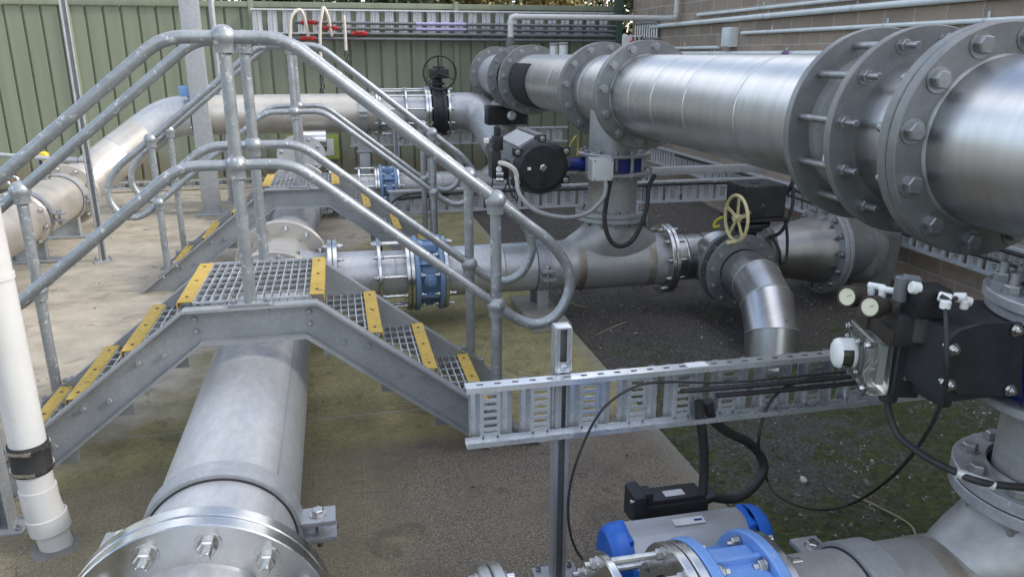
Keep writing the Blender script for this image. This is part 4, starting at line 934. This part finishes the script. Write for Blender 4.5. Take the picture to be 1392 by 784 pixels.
bm = BM(); sweep(bm, spline([(.975, 4.67, 1.06), (1.0, 4.60, 1.06), (1.04, 4.58, 1.035), (1.06, 4.58, 1.0), (1.06, 4.58, .97)], 5), .015, 10); obj('white_hose', bm, 'hose', t)
for q in ([(1.04, 4.7, .95), (1.0, 4.68, .89), (.94, 4.68, .83), (.9, 4.7, .78)], [(1.05, 4.7, .95), (1.07, 4.68, .89), (1.09, 4.68, .85), (1.09, 4.7, .80)], [(1.03, 4.7, .95), (1.05, 4.66, .86), (1.07, 4.66, .84), (1.08, 4.68, .82)], [(.95, 4.76, .96), (.94, 4.75, .9), (.93, 4.75, .86), (.92, 4.8, .8)]):
    wpath(t, 'air_tube', spline(q, 6), .0045, 'rubber', 8)
t = thing('junction_box', 'light grey junction box on the front of the middle riser valve', 'box', (1.625, 4.62, 1.0)); bm = BM(); box(bm, (1.625, 4.66, 1.005), (.138, .10, .138), None, .006, 3); obj('housing', bm, 'label', t); bm = BM(); box(bm, (1.625, 4.605, 1.005), (.135, .014, .135), None, .004); l_ = obj('lid', bm, 'conduit', t)
for a, b in ((-.058, -.058), (.058, -.058), (-.058, .058), (.058, .058)): place('screw', hw_mesh(('screw', 2), lambda b_: cyl(b_, (0, 0, 0), (0, 0, .003), .006, 10), 'bolt'), l_, (1.625+a, 4.598, 1.005+b), (0, -1, 0))
t = wpath(None, 'flexible_conduit', spline([(1.06, 4.58, .97), (1.07, 4.52, .88), (1.16, 4.48, .79), (1.33, 4.46, .745), (1.48, 4.47, .76), (1.60, 4.53, .83), (1.64, 4.58, .90), (1.645, 4.62, .94)], 7), .0135, 'greyhose', 12); tag(t, 'grey flexible conduit sagging from the actuator to the grey junction box', 'conduit')
t = wpath(None, 'cable', spline([(1.685, 4.63, .93), (1.655, 4.60, .82), (1.635, 4.57, .68), (1.67, 4.54, .56), (1.745, 4.53, .525), (1.83, 4.53, .58), (1.91, 4.56, .75), (1.935, 4.60, .88), (1.99, 4.64, .955)], 8), .0145, 'rubber', 12); tag(t, 'thick black cable hanging in a loop in front of the middle riser', 'cable')
# actuator at the far riser
t = thing('valve_actuator', 'small black actuator box under the far end of the overhead pipe', 'actuator', (1.8, 8.3, 1.1)); bm = BM(); box(bm, (1.72, 8.38, 1.07), (.24, .22, .20), None, .012); obj('housing', bm, 'black', t); bm = BM(); box(bm, (1.93, 8.38, 1.08), (.22, .2, .22), None, .012); obj('cover', bm, 'blackm', t); bm = BM(); lathe(bm, (1.86, 8.27, 1.07), (0, -1, 0), [(0, .05), (.02, .05), (.04, .03), (.04, 0)], 20); obj('indicator', bm, 'label', t)
# nearest actuator on the blue valve at the bottom
A = V((.975, 1.87, .315)); t = thing('valve_actuator', 'silver actuator with bright blue end caps at the bottom edge', 'actuator', A)
def extr(bm, prof, x0, x1): return prism(bm, [(x0, A.y+a, A.z+b) for a, b in prof], (x1-x0, 0, 0))
prof = [(-.115, -.09), (-.118, -.06), (-.112, -.005), (-.098, .012), (-.085, .02), (-.062, .056), (-.03, .075), (-.026, .081), (.012, .0885), (.052, .0885), (.056, .078), (.085, .05), (.108, .01), (.112, -.05), (.11, -.09)]
bm = BM(); extr(bm, prof, .755, 1.195); bmesh.ops.recalc_face_normals(bm, faces=bm.faces); obj('cylinder', bm, 'alu', t, ang=28)
bm = BM(); box(bm, (.975, A.y-.120, A.z-.035), (.44, .012, .010), None, .002); box(bm, (.975, A.y-.120, A.z-.06), (.44, .012, .010), None, .002); obj('fin', bm, 'alu', t)
for s, x0, x1 in ((-1, .755, .735), (1, 1.195, 1.215)):
    bm = BM(); extr(bm, [(a*1.03, b*1.03+.001) for a, b in prof], x0, x1)
    P0 = V((x1, A.y, A.z-.005)); lathe(bm, P0, (s, 0, 0), [(0, .112), (.03, .112), (.050, .103), (.062, .088), (.064, 0)], 40)
    for a, b in ((-.10, -.03), (.04, .075), (-.035, .065)): box(bm, (x0+(x1-x0)*.5+s*.004, A.y+a, A.z+b), (.034, .042, .036), None, .006)
    c = obj('end_cap', bm, 'vivid', t)
    for a, b in ((-.10, -.03), (.04, .078)): bolt(c, (x1+s*.010, A.y+a, A.z+b), (s, 0, 0), .0095, .014, 'sbolt', 0, True)
bm = BM(); box(bm, (.985, A.y+.005, A.z+.0895), (.115, .036, .002), Matrix.Rotation(.09, 3, 'X')); pl_ = obj('name_plate', bm, 'label', t)
bm = BM(); box(bm, (1.02, A.y+.005, A.z+.0909), (.03, .010, .001), Matrix.Rotation(.09, 3, 'X')); obj('mark', bm, 'navy', pl_)
bm = BM(); lathe(bm, (1.02, 1.70, .315), Y1, [(0, .05), (.06, .05)], 20); box(bm, (.93, 1.70, .315), (.16, .08, .11), None, .01); obj('mount', bm, 'sbolt', t)
for ch in t.children_recursive:
    if ch.data.users > 1: ch.location *= 0.86; ch.scale = (0.86,)*3; continue
    for v in ch.data.vertices: v.co *= 0.86
t.location = (.965, 1.865, .265)
t = thing('switch_box', 'flat black switch box with silver label behind the blue capped actuator', 'switch box', (1.0, 2.10, .3))
bm = BM(); box(bm, (1.02, 2.10, .292), (.28, .12, .075), None, .010); box(bm, (1.02, 2.10, .338), (.25, .10, .022), None, .008); obj('housing', bm, 'black', t)
bm = BM(); box(bm, (1.025, 2.09, .350), (.085, .04, .002)); obj('name_label', bm, 'label', t)
bm = BM(); box(bm, (.865, 2.10, .315), (.055, .125, .14), None, .02, 3); box(bm, (.895, 2.09, .365), (.06, .07, .03), None, .01); ch = obj('end_housing', bm, 'blackm', t)
for dz in (-.045, .045): bolt(ch, (.835, 2.05, .315+dz), (-1, 0, 0), .008, .008, 'sbolt', 0, False)
for y in (2.10, 2.06): 
    bm = BM(); cyl(bm, (1.15, y+.01, .318), (1.20, y+.01, .33), .026, 14, .004); obj('cable_gland', bm, 'black', t)
for ch in t.children_recursive:
    if ch.data.users > 1: ch.location *= 0.82; ch.scale = (0.82,)*3; continue
    for v in ch.data.vertices: v.co *= 0.82
t.location = (1.005, 2.10, .257)
# big black actuator at the right edge
t = thing('valve_actuator', 'big black box actuator with cut corner plate on the nearest riser', 'actuator', (1.55, 1.5, .98))
F = [pt(1283, 462, y=1.42), pt(1300, 447, y=1.42), pt(1335, 437, y=1.42), pt(1384, 437, y=1.42), pt(1384, 536, y=1.42), pt(1300, 533, y=1.42), pt(1281, 520, y=1.42)]
bm = BM(); prism(bm, F, (0, -.012, 0)); fp = obj('front_plate', bm, 'blackm', t)
for px, py in ((1295, 474), (1380, 448), (1289, 522), (1371, 529)): bolt(fp, pt(px, py, y=1.408), (0, -1, 0), .0115, .006, 'sbolt', .004, True)
bm = BM(); bx(bm, 1.395, 1.66, 1.425, 1.64, .895, 1.075, .012); bx(bm, 1.42, 1.45, 1.46, 1.66, .86, 1.06, .012); obj('housing', bm, 'blackm', t)
bm = BM(); bx(bm, 1.60, 1.73, 1.40, 1.52, .90, .975, .006); obj('mount', bm, 'navy', t)
# limit switch with clear lid and white beacon, on its left end
t = thing('limit_switch', 'clear lidded limit switch box with a white round position indicator', 'switch box', (1.33, 1.7, .9))
cS = V((1.392, 1.675, .918)); Rz = Matrix.Rotation(-.30, 3, 'Z')
def S(a, b, c): return cS + Rz @ V((a, b, c))
bm = BM(); box(bm, S(.045, 0, 0), (.07, .19, .155), Rz, .010, 3); obj('housing', bm, 'black', t)
bm = BM(); box(bm, S(-.025, 0, 0), (.055, .185, .150), Rz, .012, 3); obj('clear_lid', bm, 'clear', t)
bm = BM(); box(bm, S(-.012, -.03, 0), (.02, .05, .11), Rz, .004); box(bm, S(-.006, .045, -.01), (.012, .05, .09), Rz, .003); obj('terminal_block', bm, 'label', t)
for q in ([(-.03, -.05, -.05), (-.04, -.03, -.02), (-.03, -.045, .0), (-.025, -.06, .02)], [(-.03, -.06, -.055), (-.045, -.05, -.03), (-.03, -.06, -.005)]): wpath(t, 'wire', spline([S(*p) for p in q], 5), .003, 'white', 6)
bm = BM(); lathe(bm, S(-.052, .02, 0), Rz @ V((-1, 0, 0)), [(-.004, .066), (.004, .066), (.006, .05), (.006, 0)], 32); obj('lid_flange', bm, 'clear', t)
bm = BM(); lathe(bm, S(-.052, .02, 0), Rz @ V((-1, 0, 0)), [(0, .038), (.008, .042), (.016, .042)], 32); lathe(bm, S(-.052, .02, 0), Rz @ V((-1, 0, 0)), [(.016, .042), (.044, .042)], 24, a0=.55, a1=4.0+.55); lathe(bm, S(-.052, .02, 0), Rz @ V((-1, 0, 0)), [(.044, .042), (.052, .039), (.057, .032), (.058, 0)], 32); ind = obj('position_indicator', bm, 'white', t, ang=40)
bm = BM(); lathe(bm, S(-.052, .02, 0), Rz @ V((-1, 0, 0)), [(.0, .036), (.05, .036), (.05, 0)], 24); obj('drum', bm, MT.setdefault('olive', M('dark_olive_plastic', (.05,.055,.03), None, .3)), ind)
for a, b in ((-.075, -.06), (.075, -.06), (-.075, .06), (.075, .06)): bolt(t, S(-.055, a, b), Rz @ V((-1, 0, 0)), .0085, .006, 'sbolt', 0, True)
for a in (.6, 2.2, 3.8, 5.4): bolt(t, S(-.058, .02+.058*math.cos(a), .058*math.sin(a)), Rz @ V((-1, 0, 0)), .007, .004, 'sbolt', 0, True)
bm = BM(); box(bm, S(.045, -.097, .015), (.022, .003, .08), Rz); obj('side_label', bm, 'stringer', t)
bm = BM(); cyl(bm, S(.03, .0-.03, -.07), S(.03, -.03, -.115), .024, 16, .004); obj('cable_gland', bm, 'rubber', t)
# positioner with gauges on top
GLAND = S(.03, -.03, -.11)
cS = V((1.345, 1.68, .905))
t = thing('valve_positioner', 'brown corroded positioner block with two round cream gauges', 'positioner', (1.36, 1.70, 1.0))
bm = BM(); box(bm, S(.06, -.02, .112), (.09, .20, .045), Rz, .008); box(bm, S(.04, .055, .115), (.07, .09, .06), Rz, .012); obj('block', bm, 'rust', t)
bm = BM(); box(bm, S(.06, -.09, .135), (.07, .075, .08), Rz, .010); obj('relay', bm, 'gearbox', t)
for (px, py) in ((1152, 403), (1183, 417)):
    g0 = pt(px, py, x=1.268); dn = (V((0, 0, CAMZ))-g0).normalized()*.25+V((-.8, -.25, .12)); dn.normalize()
    bm = BM(); lathe(bm, g0, -dn, [(-.004, .0225), (-.006, .026), (.0, .029), (.03, .029), (.05, .022), (.07, .022)], 28); ga = obj('gauge', bm, 'rust', t)
    bm = BM(); lathe(bm, g0, -dn, [(-.002, 0), (-.002, .0225)], 28); obj('dial', bm, MT.setdefault('dial', M('cream_dial', (.72,.68,.50), None, .35)), ga)
    bm = BM(); u, w, _ = basis(dn); cyl(bm, g0+dn*.0035, g0+dn*.0035+u*.010+w*.007, .0006, 6); obj('needle', bm, 'black', ga)
for k, (px, py) in enumerate(((1184, 390), (1199, 395))):
    p = pt(px, py+8, x=1.345); bm = BM(); cyl(bm, p-Z1*.01, p+Z1*.022, .0095, 12, .002); cyl(bm, p+Z1*.020+V((-.006, .008, 0)), p+Z1*.020+V((.02, -.026, 0)), .0085, 12, .002); e_ = obj('elbow_fitting', bm, 'white', t)
# filter regulator standing above the actuator
t = thing('filter_regulator', 'black cube air regulator with clear bowl and white push fittings above the black actuator', 'regulator', (1.40, 1.55, 1.1))
q = pt(1258, 408, y=1.55); bm = BM(); box(bm, q, (.085, .075, .075), Matrix.Rotation(-.2, 3, 'Z'), .006); obj('body', bm, 'black', t)
bm = BM(); cyl(bm, q+V((0, 0, -.037)), q+V((0, 0, -.105)), .033, 24, .004); obj('bowl', bm, 'clear', t)
bm = BM(); cyl(bm, q+V((0, 0, -.04)), q+V((0, 0, -.09)), .012, 12); obj('filter', bm, 'alu', t)
bm = BM(); p = pt(1226, 386, y=1.58); cyl(bm, p+Z1*-.045, p+Z1*.02, .017, 14, .003); cyl(bm, p+Z1*.012, p+Z1*.012+V((.04, -.01, -.006)), .015, 14, .003); obj('elbow_pipe', bm, 'greypipe', t)
bm = BM(); p = pt(1240, 390, y=1.54); cyl(bm, p+V((-.005, 0, 0)), p+V((.018, -.006, -.004)), .0155, 14, .003); obj('fitting', bm, 'white', t)
for (px, py, v) in ((1275, 402, (.022, -.02, -.004)), (1296, 404, (.02, -.02, .004)), (1306, 407, (.022, -.012, -.006))):
    p = pt(px, py, y=1.50); bm = BM(); cyl(bm, p, p+V(v), .012, 14, .003); obj('fitting', bm, 'white', t)
p = pt(1312, 408, y=1.48); bm = BM(); cyl(bm, p, p+V((0, 0, -.022)), .010, 12, .002); obj('fitting', bm, 'white', t)
wpath(t, 'air_tube', spline([pt(1279, 402, y=1.49), pt(1286, 406, y=1.48), pt(1293, 408, y=1.48), pt(1300, 405, y=1.49)], 5), .006, 'rubber', 8)
p = pt(1285, 415, y=1.47); bm = BM(); cyl(bm, p+Z1*.012, p-Z1*.008, .0125, 14, .002); obj('fitting', bm, 'white', t)
# ------------------------------------------------------------------ loose cables
def cable(lab, pts, r=.007, mat='rubber', name='cable'):
    tag(wpath(None, name, spline(pts, 7), r, mat, 10), lab, 'cable')
cable('thin black cable dropping from the air regulator and looping over the mossy soil', [pt(1285, 416, y=1.47), pt(1287, 470, y=1.395), pt(1285, 525, y=1.40), pt(1262, 585, y=1.55), pt(1215, 645, y=1.85), pt(1160, 683, z=.02), pt(1110, 692, z=.012), pt(1060, 675, z=.012), pt(1040, 645, z=.06), pt(1031, 605, y=2.07), pt(1040, 560, y=2.06), pt(1062, 530, y=2.07), pt(1100, 515, y=2.06), pt(1160, 512, y=2.07)], .0055)
cable('black cable sweeping from under the limit switch to the nearest riser flange', [GLAND, pt(1208, 560, y=1.62), pt(1222, 592, y=1.58), pt(1255, 618, y=1.5), pt(1290, 637, y=1.42), pt(1335, 655, y=1.36), pt(1400, 662, y=1.34), pt(1450, 660, y=1.34)], .0095)
t = tag(wpath(None, 'cable_sleeve', [pt(1300, 642, y=1.40), pt(1352, 660, y=1.35)], .0125, 'label', 12), 'short pale sleeve round the black cable beside the nearest riser', 'sleeve')
cable('thick black conduit curling from the flat switch box up to the near tray', [(1.125, 2.11, .265), pt(1000, 677, y=2.12), pt(1030, 654, y=2.14), pt(1038, 630, y=2.16), pt(1020, 603, y=2.16), pt(988, 586, y=2.13), pt(968, 568, y=2.10), pt(962, 545, y=2.08)], .0165)
cable('thick black conduit rising straight from the flat switch box to the near tray', [(1.12, 2.07, .265), pt(957, 640, y=2.09), pt(956, 600, y=2.08), pt(952, 570, y=2.07), pt(950, 545, y=2.07)], .0155)
cable('thin black cable looping from the near tray past the channel post to the bottom edge', [pt(1150, 505, y=2.04), pt(1000, 519, y=2.04), pt(905, 519, y=2.04), pt(862, 526, y=2.03), pt(820, 555, y=2.02), pt(792, 605, y=2.02), pt(775, 660, y=2.02), pt(773, 710, y=2.02), pt(785, 750, y=2.0), pt(812, 778, y=1.95), pt(850, 800, y=1.9)], .0042)
for k, (dz, lab) in enumerate(((.02, 'upper black cable laid along inside the near cable tray'), (.045, 'lower black cable laid along inside the near cable tray'))):
    cable(lab, [(1.0+.12*k, 2.035-.004*k, .715-dz), (1.3, 2.03, .712-dz), (1.55, 2.03, .71-dz), (2.0, 2.03, .715-dz), (2.4, 2.03, .71-dz)], .008)
cable('upper black cable along the tray behind the middle riser', [(.5, 6.88, .46), (1.2, 6.88, .50), (2.0, 6.88, .49), (3.0, 6.88, .50), (4.0, 6.88, .49)], .012)
cable('lower thin black cable drooping from the tray behind the far stair', [(.95, 6.87, .50), (.62, 6.86, .51), (.45, 6.84, .44), (.36, 6.8, .28), (.33, 6.78, .02)], .008)
cable('black cable pair lying in the long wall tray, upper one', [(4.12, 9.0, .50), (4.12, 7.5, .505), (4.12, 6.0, .49), (4.12, 4.5, .50), (4.12, 3.0, .50), (4.12, 1.5, .5)], .014)
cable('black cable lying in the long wall tray, lower sagging one', [(4.12, 7.0, .44), (4.11, 5.5, .42), (4.12, 4.6, .41), (4.11, 3.6, .43), (4.12, 2.5, .41), (4.12, 1.5, .42)], .011)
cable('black cable rising from the gearbox behind the cream handwheel to the overhead pipe', [(2.80, 4.55, .52), (2.86, 4.50, .58), (2.93, 4.52, .74), (2.95, 4.58, .92), (3.02, 4.62, 1.05), (3.10, 4.7, 1.15)], .012)
cable('second black cable curving down beside the gearbox to the tee flange', [(2.78, 4.50, .55), (2.80, 4.42, .47), (2.82, 4.42, .38), (2.88, 4.45, .40), (2.90, 4.5, .55), (2.88, 4.52, .66)], .010)
cable('long black cable from gearbox up behind the overhead pipe, right of the others', [(2.93, 4.6, .80), (2.99, 4.6, .96), (3.06, 4.68, 1.07), (3.16, 4.8, 1.16)], .012)
cable('thin black cable draped across the low tray near the far blue valve', [(1.08, 9.9, .62), (.95, 9.9, .70), (.80, 9.88, .69), (.72, 9.9, .60), (.70, 9.95, .40)], .007)
# ------------------------------------------------------------------ white PVC standing pipe at the left
wx, wy = -1.112, 2.70
t = thing('standpipe', 'white plastic standpipe with black rubber coupling at the left edge', 'pipe', (wx, wy, 0))
tp = V((wx+.0, wy-.01, 2.4)); c0 = V((wx+.004, wy, .365)); dv = (tp-c0).normalized()
bm = BM(); cyl(bm, c0, tp, .058, 36); obj('tube', bm, 'pvc', t)
bm = BM(); lathe(bm, c0+dv*.64, dv, [(0, .0585), (.001, .0615), (.02, .0615), (.021, .0585)], 36); obj('joint_ring', bm, 'pvc', t)
bm = BM(); lathe(bm, c0+dv*-.055, dv, [(0, .05), (0, .064), (.012, .066), (.03, .063), (.075, .063), (.095, .066), (.11, .064), (.11, .05)], 36); cp = obj('rubber_coupling', bm, 'rubber', t)
for z in (-.04, .04):
    bm = BM(); lathe(bm, c0+dv*(z-.006), dv, [(0, .0645), (0, .0685), (.012, .0685), (.012, .0645)], 36); a_ = V((.25, -1, 0)).normalized(); box(bm, c0+dv*z+a_*.071, (.03, .012, .013), None, .002); obj('band', bm, 'sbolt', cp)
e0 = c0+dv*-.06
bm = BM(); sweep(bm, [e0+V((0, 0, .02)), e0+V((.002, 0, -.09))], .056, 32); obj('tube', bm, 'pvc', t)
bm = BM(); pth = [e0+V((.002, 0, -.06)), e0+V((.003, 0, -.11)), e0+V((.006, 0, -.15)), e0+V((.014, .0, -.19))]; sweep(bm, pth, [.0605, .0605, .062, .062], 32); obj('bend', bm, 'pvc', t)
bm = BM(); b0_ = e0+V((.012, 0, -.17)); dd = V((.05, 0, -.45)).normalized(); lathe(bm, b0_, dd, [(0, .062), (.002, .067), (.062, .067), (.064, .058), (.066, .054), (.2, .054)], 36); obj('socket', bm, 'pvc', t)
bm = BM(); lathe(bm, (wx+.03, wy, -.01), Z1, [(0, .095), (.012, .08), (.018, .065), (.018, .05)], 24)
for v in bm.verts: v.co += V((mnoise.noise(v.co*20), mnoise.noise(v.co*20+V((5, 0, 0))), 0))*.03
tag(obj('mortar_collar', bm, 'block'), 'rough mortar patch round the foot of the white standpipe', 'mortar')
# ------------------------------------------------------------------ white pipe and conduits on the block wall and fence
wl = thing('vent_pipe', 'white plastic pipe rising from the far overhead flange and crossing to the block wall', 'pipe', (2.12, 9.42, 1.8)); WY = 9.42
a, b, c_, d_ = V((2.105, WY, 1.78)), V((2.105, WY, 2.125)), V((4.215, WY, 2.125)), V((4.215, WY, 3.3))
bm = BM(); sweep(bm, fillet([a+Z1*.1, b, c_, d_], .05, 6), .034, 20); obj('tube', bm, 'pvc', wl)
bm = BM(); cyl(bm, a-Z1*.04, a+Z1*.12, .05, 20, .004); cyl(bm, a+Z1*.0, a+Z1*.06, .058, 20, .004); obj('valve', bm, 'greypipe', wl)
for p, q in ((b-V((0, 0, .09)), b-V((0, 0, .05))), (b+V((.05, 0, 0)), b+V((.09, 0, 0))), (c_-V((.09, 0, 0)), c_-V((.05, 0, 0))), (c_+V((0, 0, .05)), c_+V((0, 0, .09)))):
    bm = BM(); cyl(bm, p, q, .039, 20, .003); obj('collar', bm, 'pvc', wl)
def conduit(lab, y0, y1, z, r, mat='conduit', dz=0, clips=(), ring=None):
    t = thing('conduit', lab, 'conduit', (4.27, (y0+y1)/2, z), 'conduits on the block wall'); bm = BM(); x = 4.3-r-.012
    sweep(bm, spline([(x, y0, z), (x, y0*.6+y1*.4, z+dz), (x, y1, z+dz*1.4)], 8), r, 12); obj('tube', bm, mat, t)
    for y in clips:
        bm = BM(); zz = z+dz*min(1.4, (y0-y)/(y0-y1)*2.2); bx(bm, 4.292, 4.299, y-.012, y+.012, zz-r-.004, zz+.06, .001); lathe(bm, (x, y-.012, zz), Y1, [(0, r+.003), (.024, r+.003)], 12); obj('clip', bm, 'pvc', t)
    if ring:
        bm = BM(); lathe(bm, (x, ring, z), Y1, [(0, r+.002), (.12, r+.002)], 14); obj('label_band', bm, 'purple', t)
        bm = BM(); lathe(bm, (x, ring-.03, z), Y1, [(0, r+.006), (.03, r+.006)], 14); lathe(bm, (x, ring+.12, z), Y1, [(0, r+.006), (.03, r+.006)], 14); obj('collar', bm, 'pvc', t)
conduit('topmost pale conduit on the block wall ending short of the corner', 8.95, 1.0, 2.145, .017, clips=(7.5, 6.2, 5.0))
conduit('second highest pale conduit on the block wall, bending slightly along its run', 10.3, 1.0, 2.055, .027, dz=.012, clips=(7.4, 6.0))
conduit('pale conduit running right from the grey box on the block wall', 7.85, 1.0, 1.915, .018, clips=(7.3, 5.6, 4.6, 4.0))
conduit('short pale conduit running left from under the grey box on the block wall', 9.8, 8.35, 1.775, .017, clips=(9.3,))
conduit('thick pale conduit just above the overhead pipe with a purple band', 9.5, 2.0, 1.705, .028, clips=(8.5, 7.0, 5.6), ring=6.85)
t = thing('electrical_box', 'small pale grey box with conduit ends fixed on the block wall', 'box', (4.25, 8.05, 1.88)); bm = BM(); bx(bm, 4.20, 4.298, 7.97, 8.16, 1.775, 1.98, .008); obj('housing', bm, 'conduit', t); bm = BM(); bx(bm, 4.19, 4.20, 7.98, 8.15, 1.785, 1.97, .003); l_ = obj('lid', bm, 'conduit', t)
bm = BM(); bx(bm, 4.1885, 4.19, 8.03, 8.10, 1.87, 1.93); obj('name_label', bm, 'white', l_)
t = thing('control_valve', 'small white block with red and black taps above the middle overhead flange', 'valve', (3.9, 10.6, 1.85)); bm = BM(); bx(bm, 3.95, 4.22, 10.52, 10.6, 1.72, 1.95, .01); obj('block', bm, 'white', t)
for k, (dx, m) in enumerate(((.16, 'red'), (.22, 'black'), (.28, 'black'), (.34, 'black'))):
    bm = BM(); bx(bm, 3.98+dx-.10, 4.02+dx-.10, 10.42, 10.52, 1.80, 1.88, .006); cyl(bm, (4.0+dx-.10, 10.46, 1.86), (4.0+dx-.10, 10.46, 1.93), .014, 10); obj('tap', bm, m, t)
for k, (x0, z, lab) in enumerate(((-.42, 2.10, 'topmost'), (-.15, 2.03, 'second'), (.22, 1.965, 'third'), (-.7, 1.90, 'lowest'))):
    t = thing('air_line', '%s grey plastic air line across the upper tray on the green fence' % lab, 'pipe', (x0, 11.0, z), 'air lines on the fence'); bm = BM(); cyl(bm, (x0, 11.0, z), (4.0, 11.0, z-.02), .020, 12); obj('tube', bm, 'greypipe', t)
    if k < 2: bm = BM(); lathe(bm, (1.15, 11.0, z-.008), X1, [(0, .0225), (.68, .0225)], 12); obj('label_band', bm, 'lilac', t)
    bm = BM(); xr = x0+.17 if k < 3 else -.28; box(bm, (xr, 10.985, z+.002), (.13, .04, .045), None, .010); cyl(bm, (xr-.10, 11, z), (xr+.10, 11, z), .028, 12, .003); box(bm, (xr, 10.95, z+.015), (.10, .03, .02), None, .005); obj('tap', bm, 'red', t)
for k, (x0, x1, zt, zb, lab) in enumerate(((-.52, -.30, 2.25, 1.45, 'left pale hose arching over the fence tray down to black chain'), (-.14, .0, 2.28, 1.45, 'middle pale hose arching over the fence tray'), (.20, .21, 2.19, 1.75, 'right short pale hose hanging straight over the fence tray'))):
    t = thing('hose', lab, 'hose', (x0, 10.93, 1.5), 'hoses hanging over the fence tray')
    bm = BM(); pts_ = [(x1+.03, 10.97, zt-.35 if k < 2 else zt-.2), (x1, 10.94, zt-.12), (x1-.05, 10.92, zt-.0), (x0+.06, 10.90, zt-.08), (x0+.02, 10.90, zt-.3), (x0, 10.9, zb)] if k < 2 else [(x0, 10.92, zt), (x0+.002, 10.92, 2.0), (x0, 10.92, zb)]
    sweep(bm, spline(pts_, 6), .021, 10); obj('tube', bm, 'hose', t)
    bm = BM()
    for i in range(9): sweep(bm, [V((x0+.012*math.sin(i*2.2)+.02*math.cos(a), 10.9, zb-.06-i*.085+.05*math.sin(a))) for a in [j*PI/4 for j in range(9)]], .009, 6, False)
    obj('chain', bm, 'black', t)
    bm = BM(); cyl(bm, (x0+.01, 9.28, 1.28), (x0+.01, 9.28, 1.40), .014, 10); obj('tap', bm, 'sbolt', t) if False else bm.free()
t = thing('blue_clip', 'small blue sensor block sitting on the crossing pipe beside the square post', 'sensor', (-1.52, 9.05, 1.3)); bm = BM(); bx(bm, -1.60, -1.44, 8.98, 9.08, 1.27, 1.38, .012); obj('body', bm, 'blue', t)
# ------------------------------------------------------------------ daylight
w = bpy.data.worlds.new('World'); SC.world = w; w.use_nodes = True; nt = w.node_tree; bg = nt.nodes['Background']
SUN_EL, SUN_AZ = math.radians(33), math.radians(105)      # azimuth from +Y towards +X
sky = nd(nt, 'ShaderNodeTexSky', sky_type='NISHITA'); sky.sun_disc = False; sky.sun_elevation = SUN_EL; sky.sun_rotation = SUN_AZ
sky.air_density = 1.0; sky.dust_density = 2.0; sky.ozone_density = 1.0
tc = nd(nt, 'ShaderNodeTexCoord').outputs['Generated']
cl = noise(nt, tc, 1.6, 6, .55, (1, 1, 2.2)); cf = ramp(nt, cl, [(.47, 0.), (.62, .85)])
nt.links.new(mix(nt, cf, sky.outputs[0], (8.5, 8.6, 8.8)), bg.inputs['Color']); bg.inputs['Strength'].default_value = .15
sd = bpy.data.lights.new('sun', 'SUN'); sd.energy = 1.6; sd.angle = math.radians(10); sd.color = (1, .965, .91)
so_ = bpy.data.objects.new('sun', sd); COL.objects.link(so_); so_.location = (-6, 4, 12)
dirv = V((math.sin(SUN_AZ)*math.cos(SUN_EL), math.cos(SUN_AZ)*math.cos(SUN_EL), math.sin(SUN_EL))); so_.rotation_euler = dirv.to_track_quat('Z', 'Y').to_euler()
SC.view_settings.view_transform = 'Standard'; SC.view_settings.look = 'None'; SC.view_settings.gamma = 1; SC.view_settings.exposure = 1.12
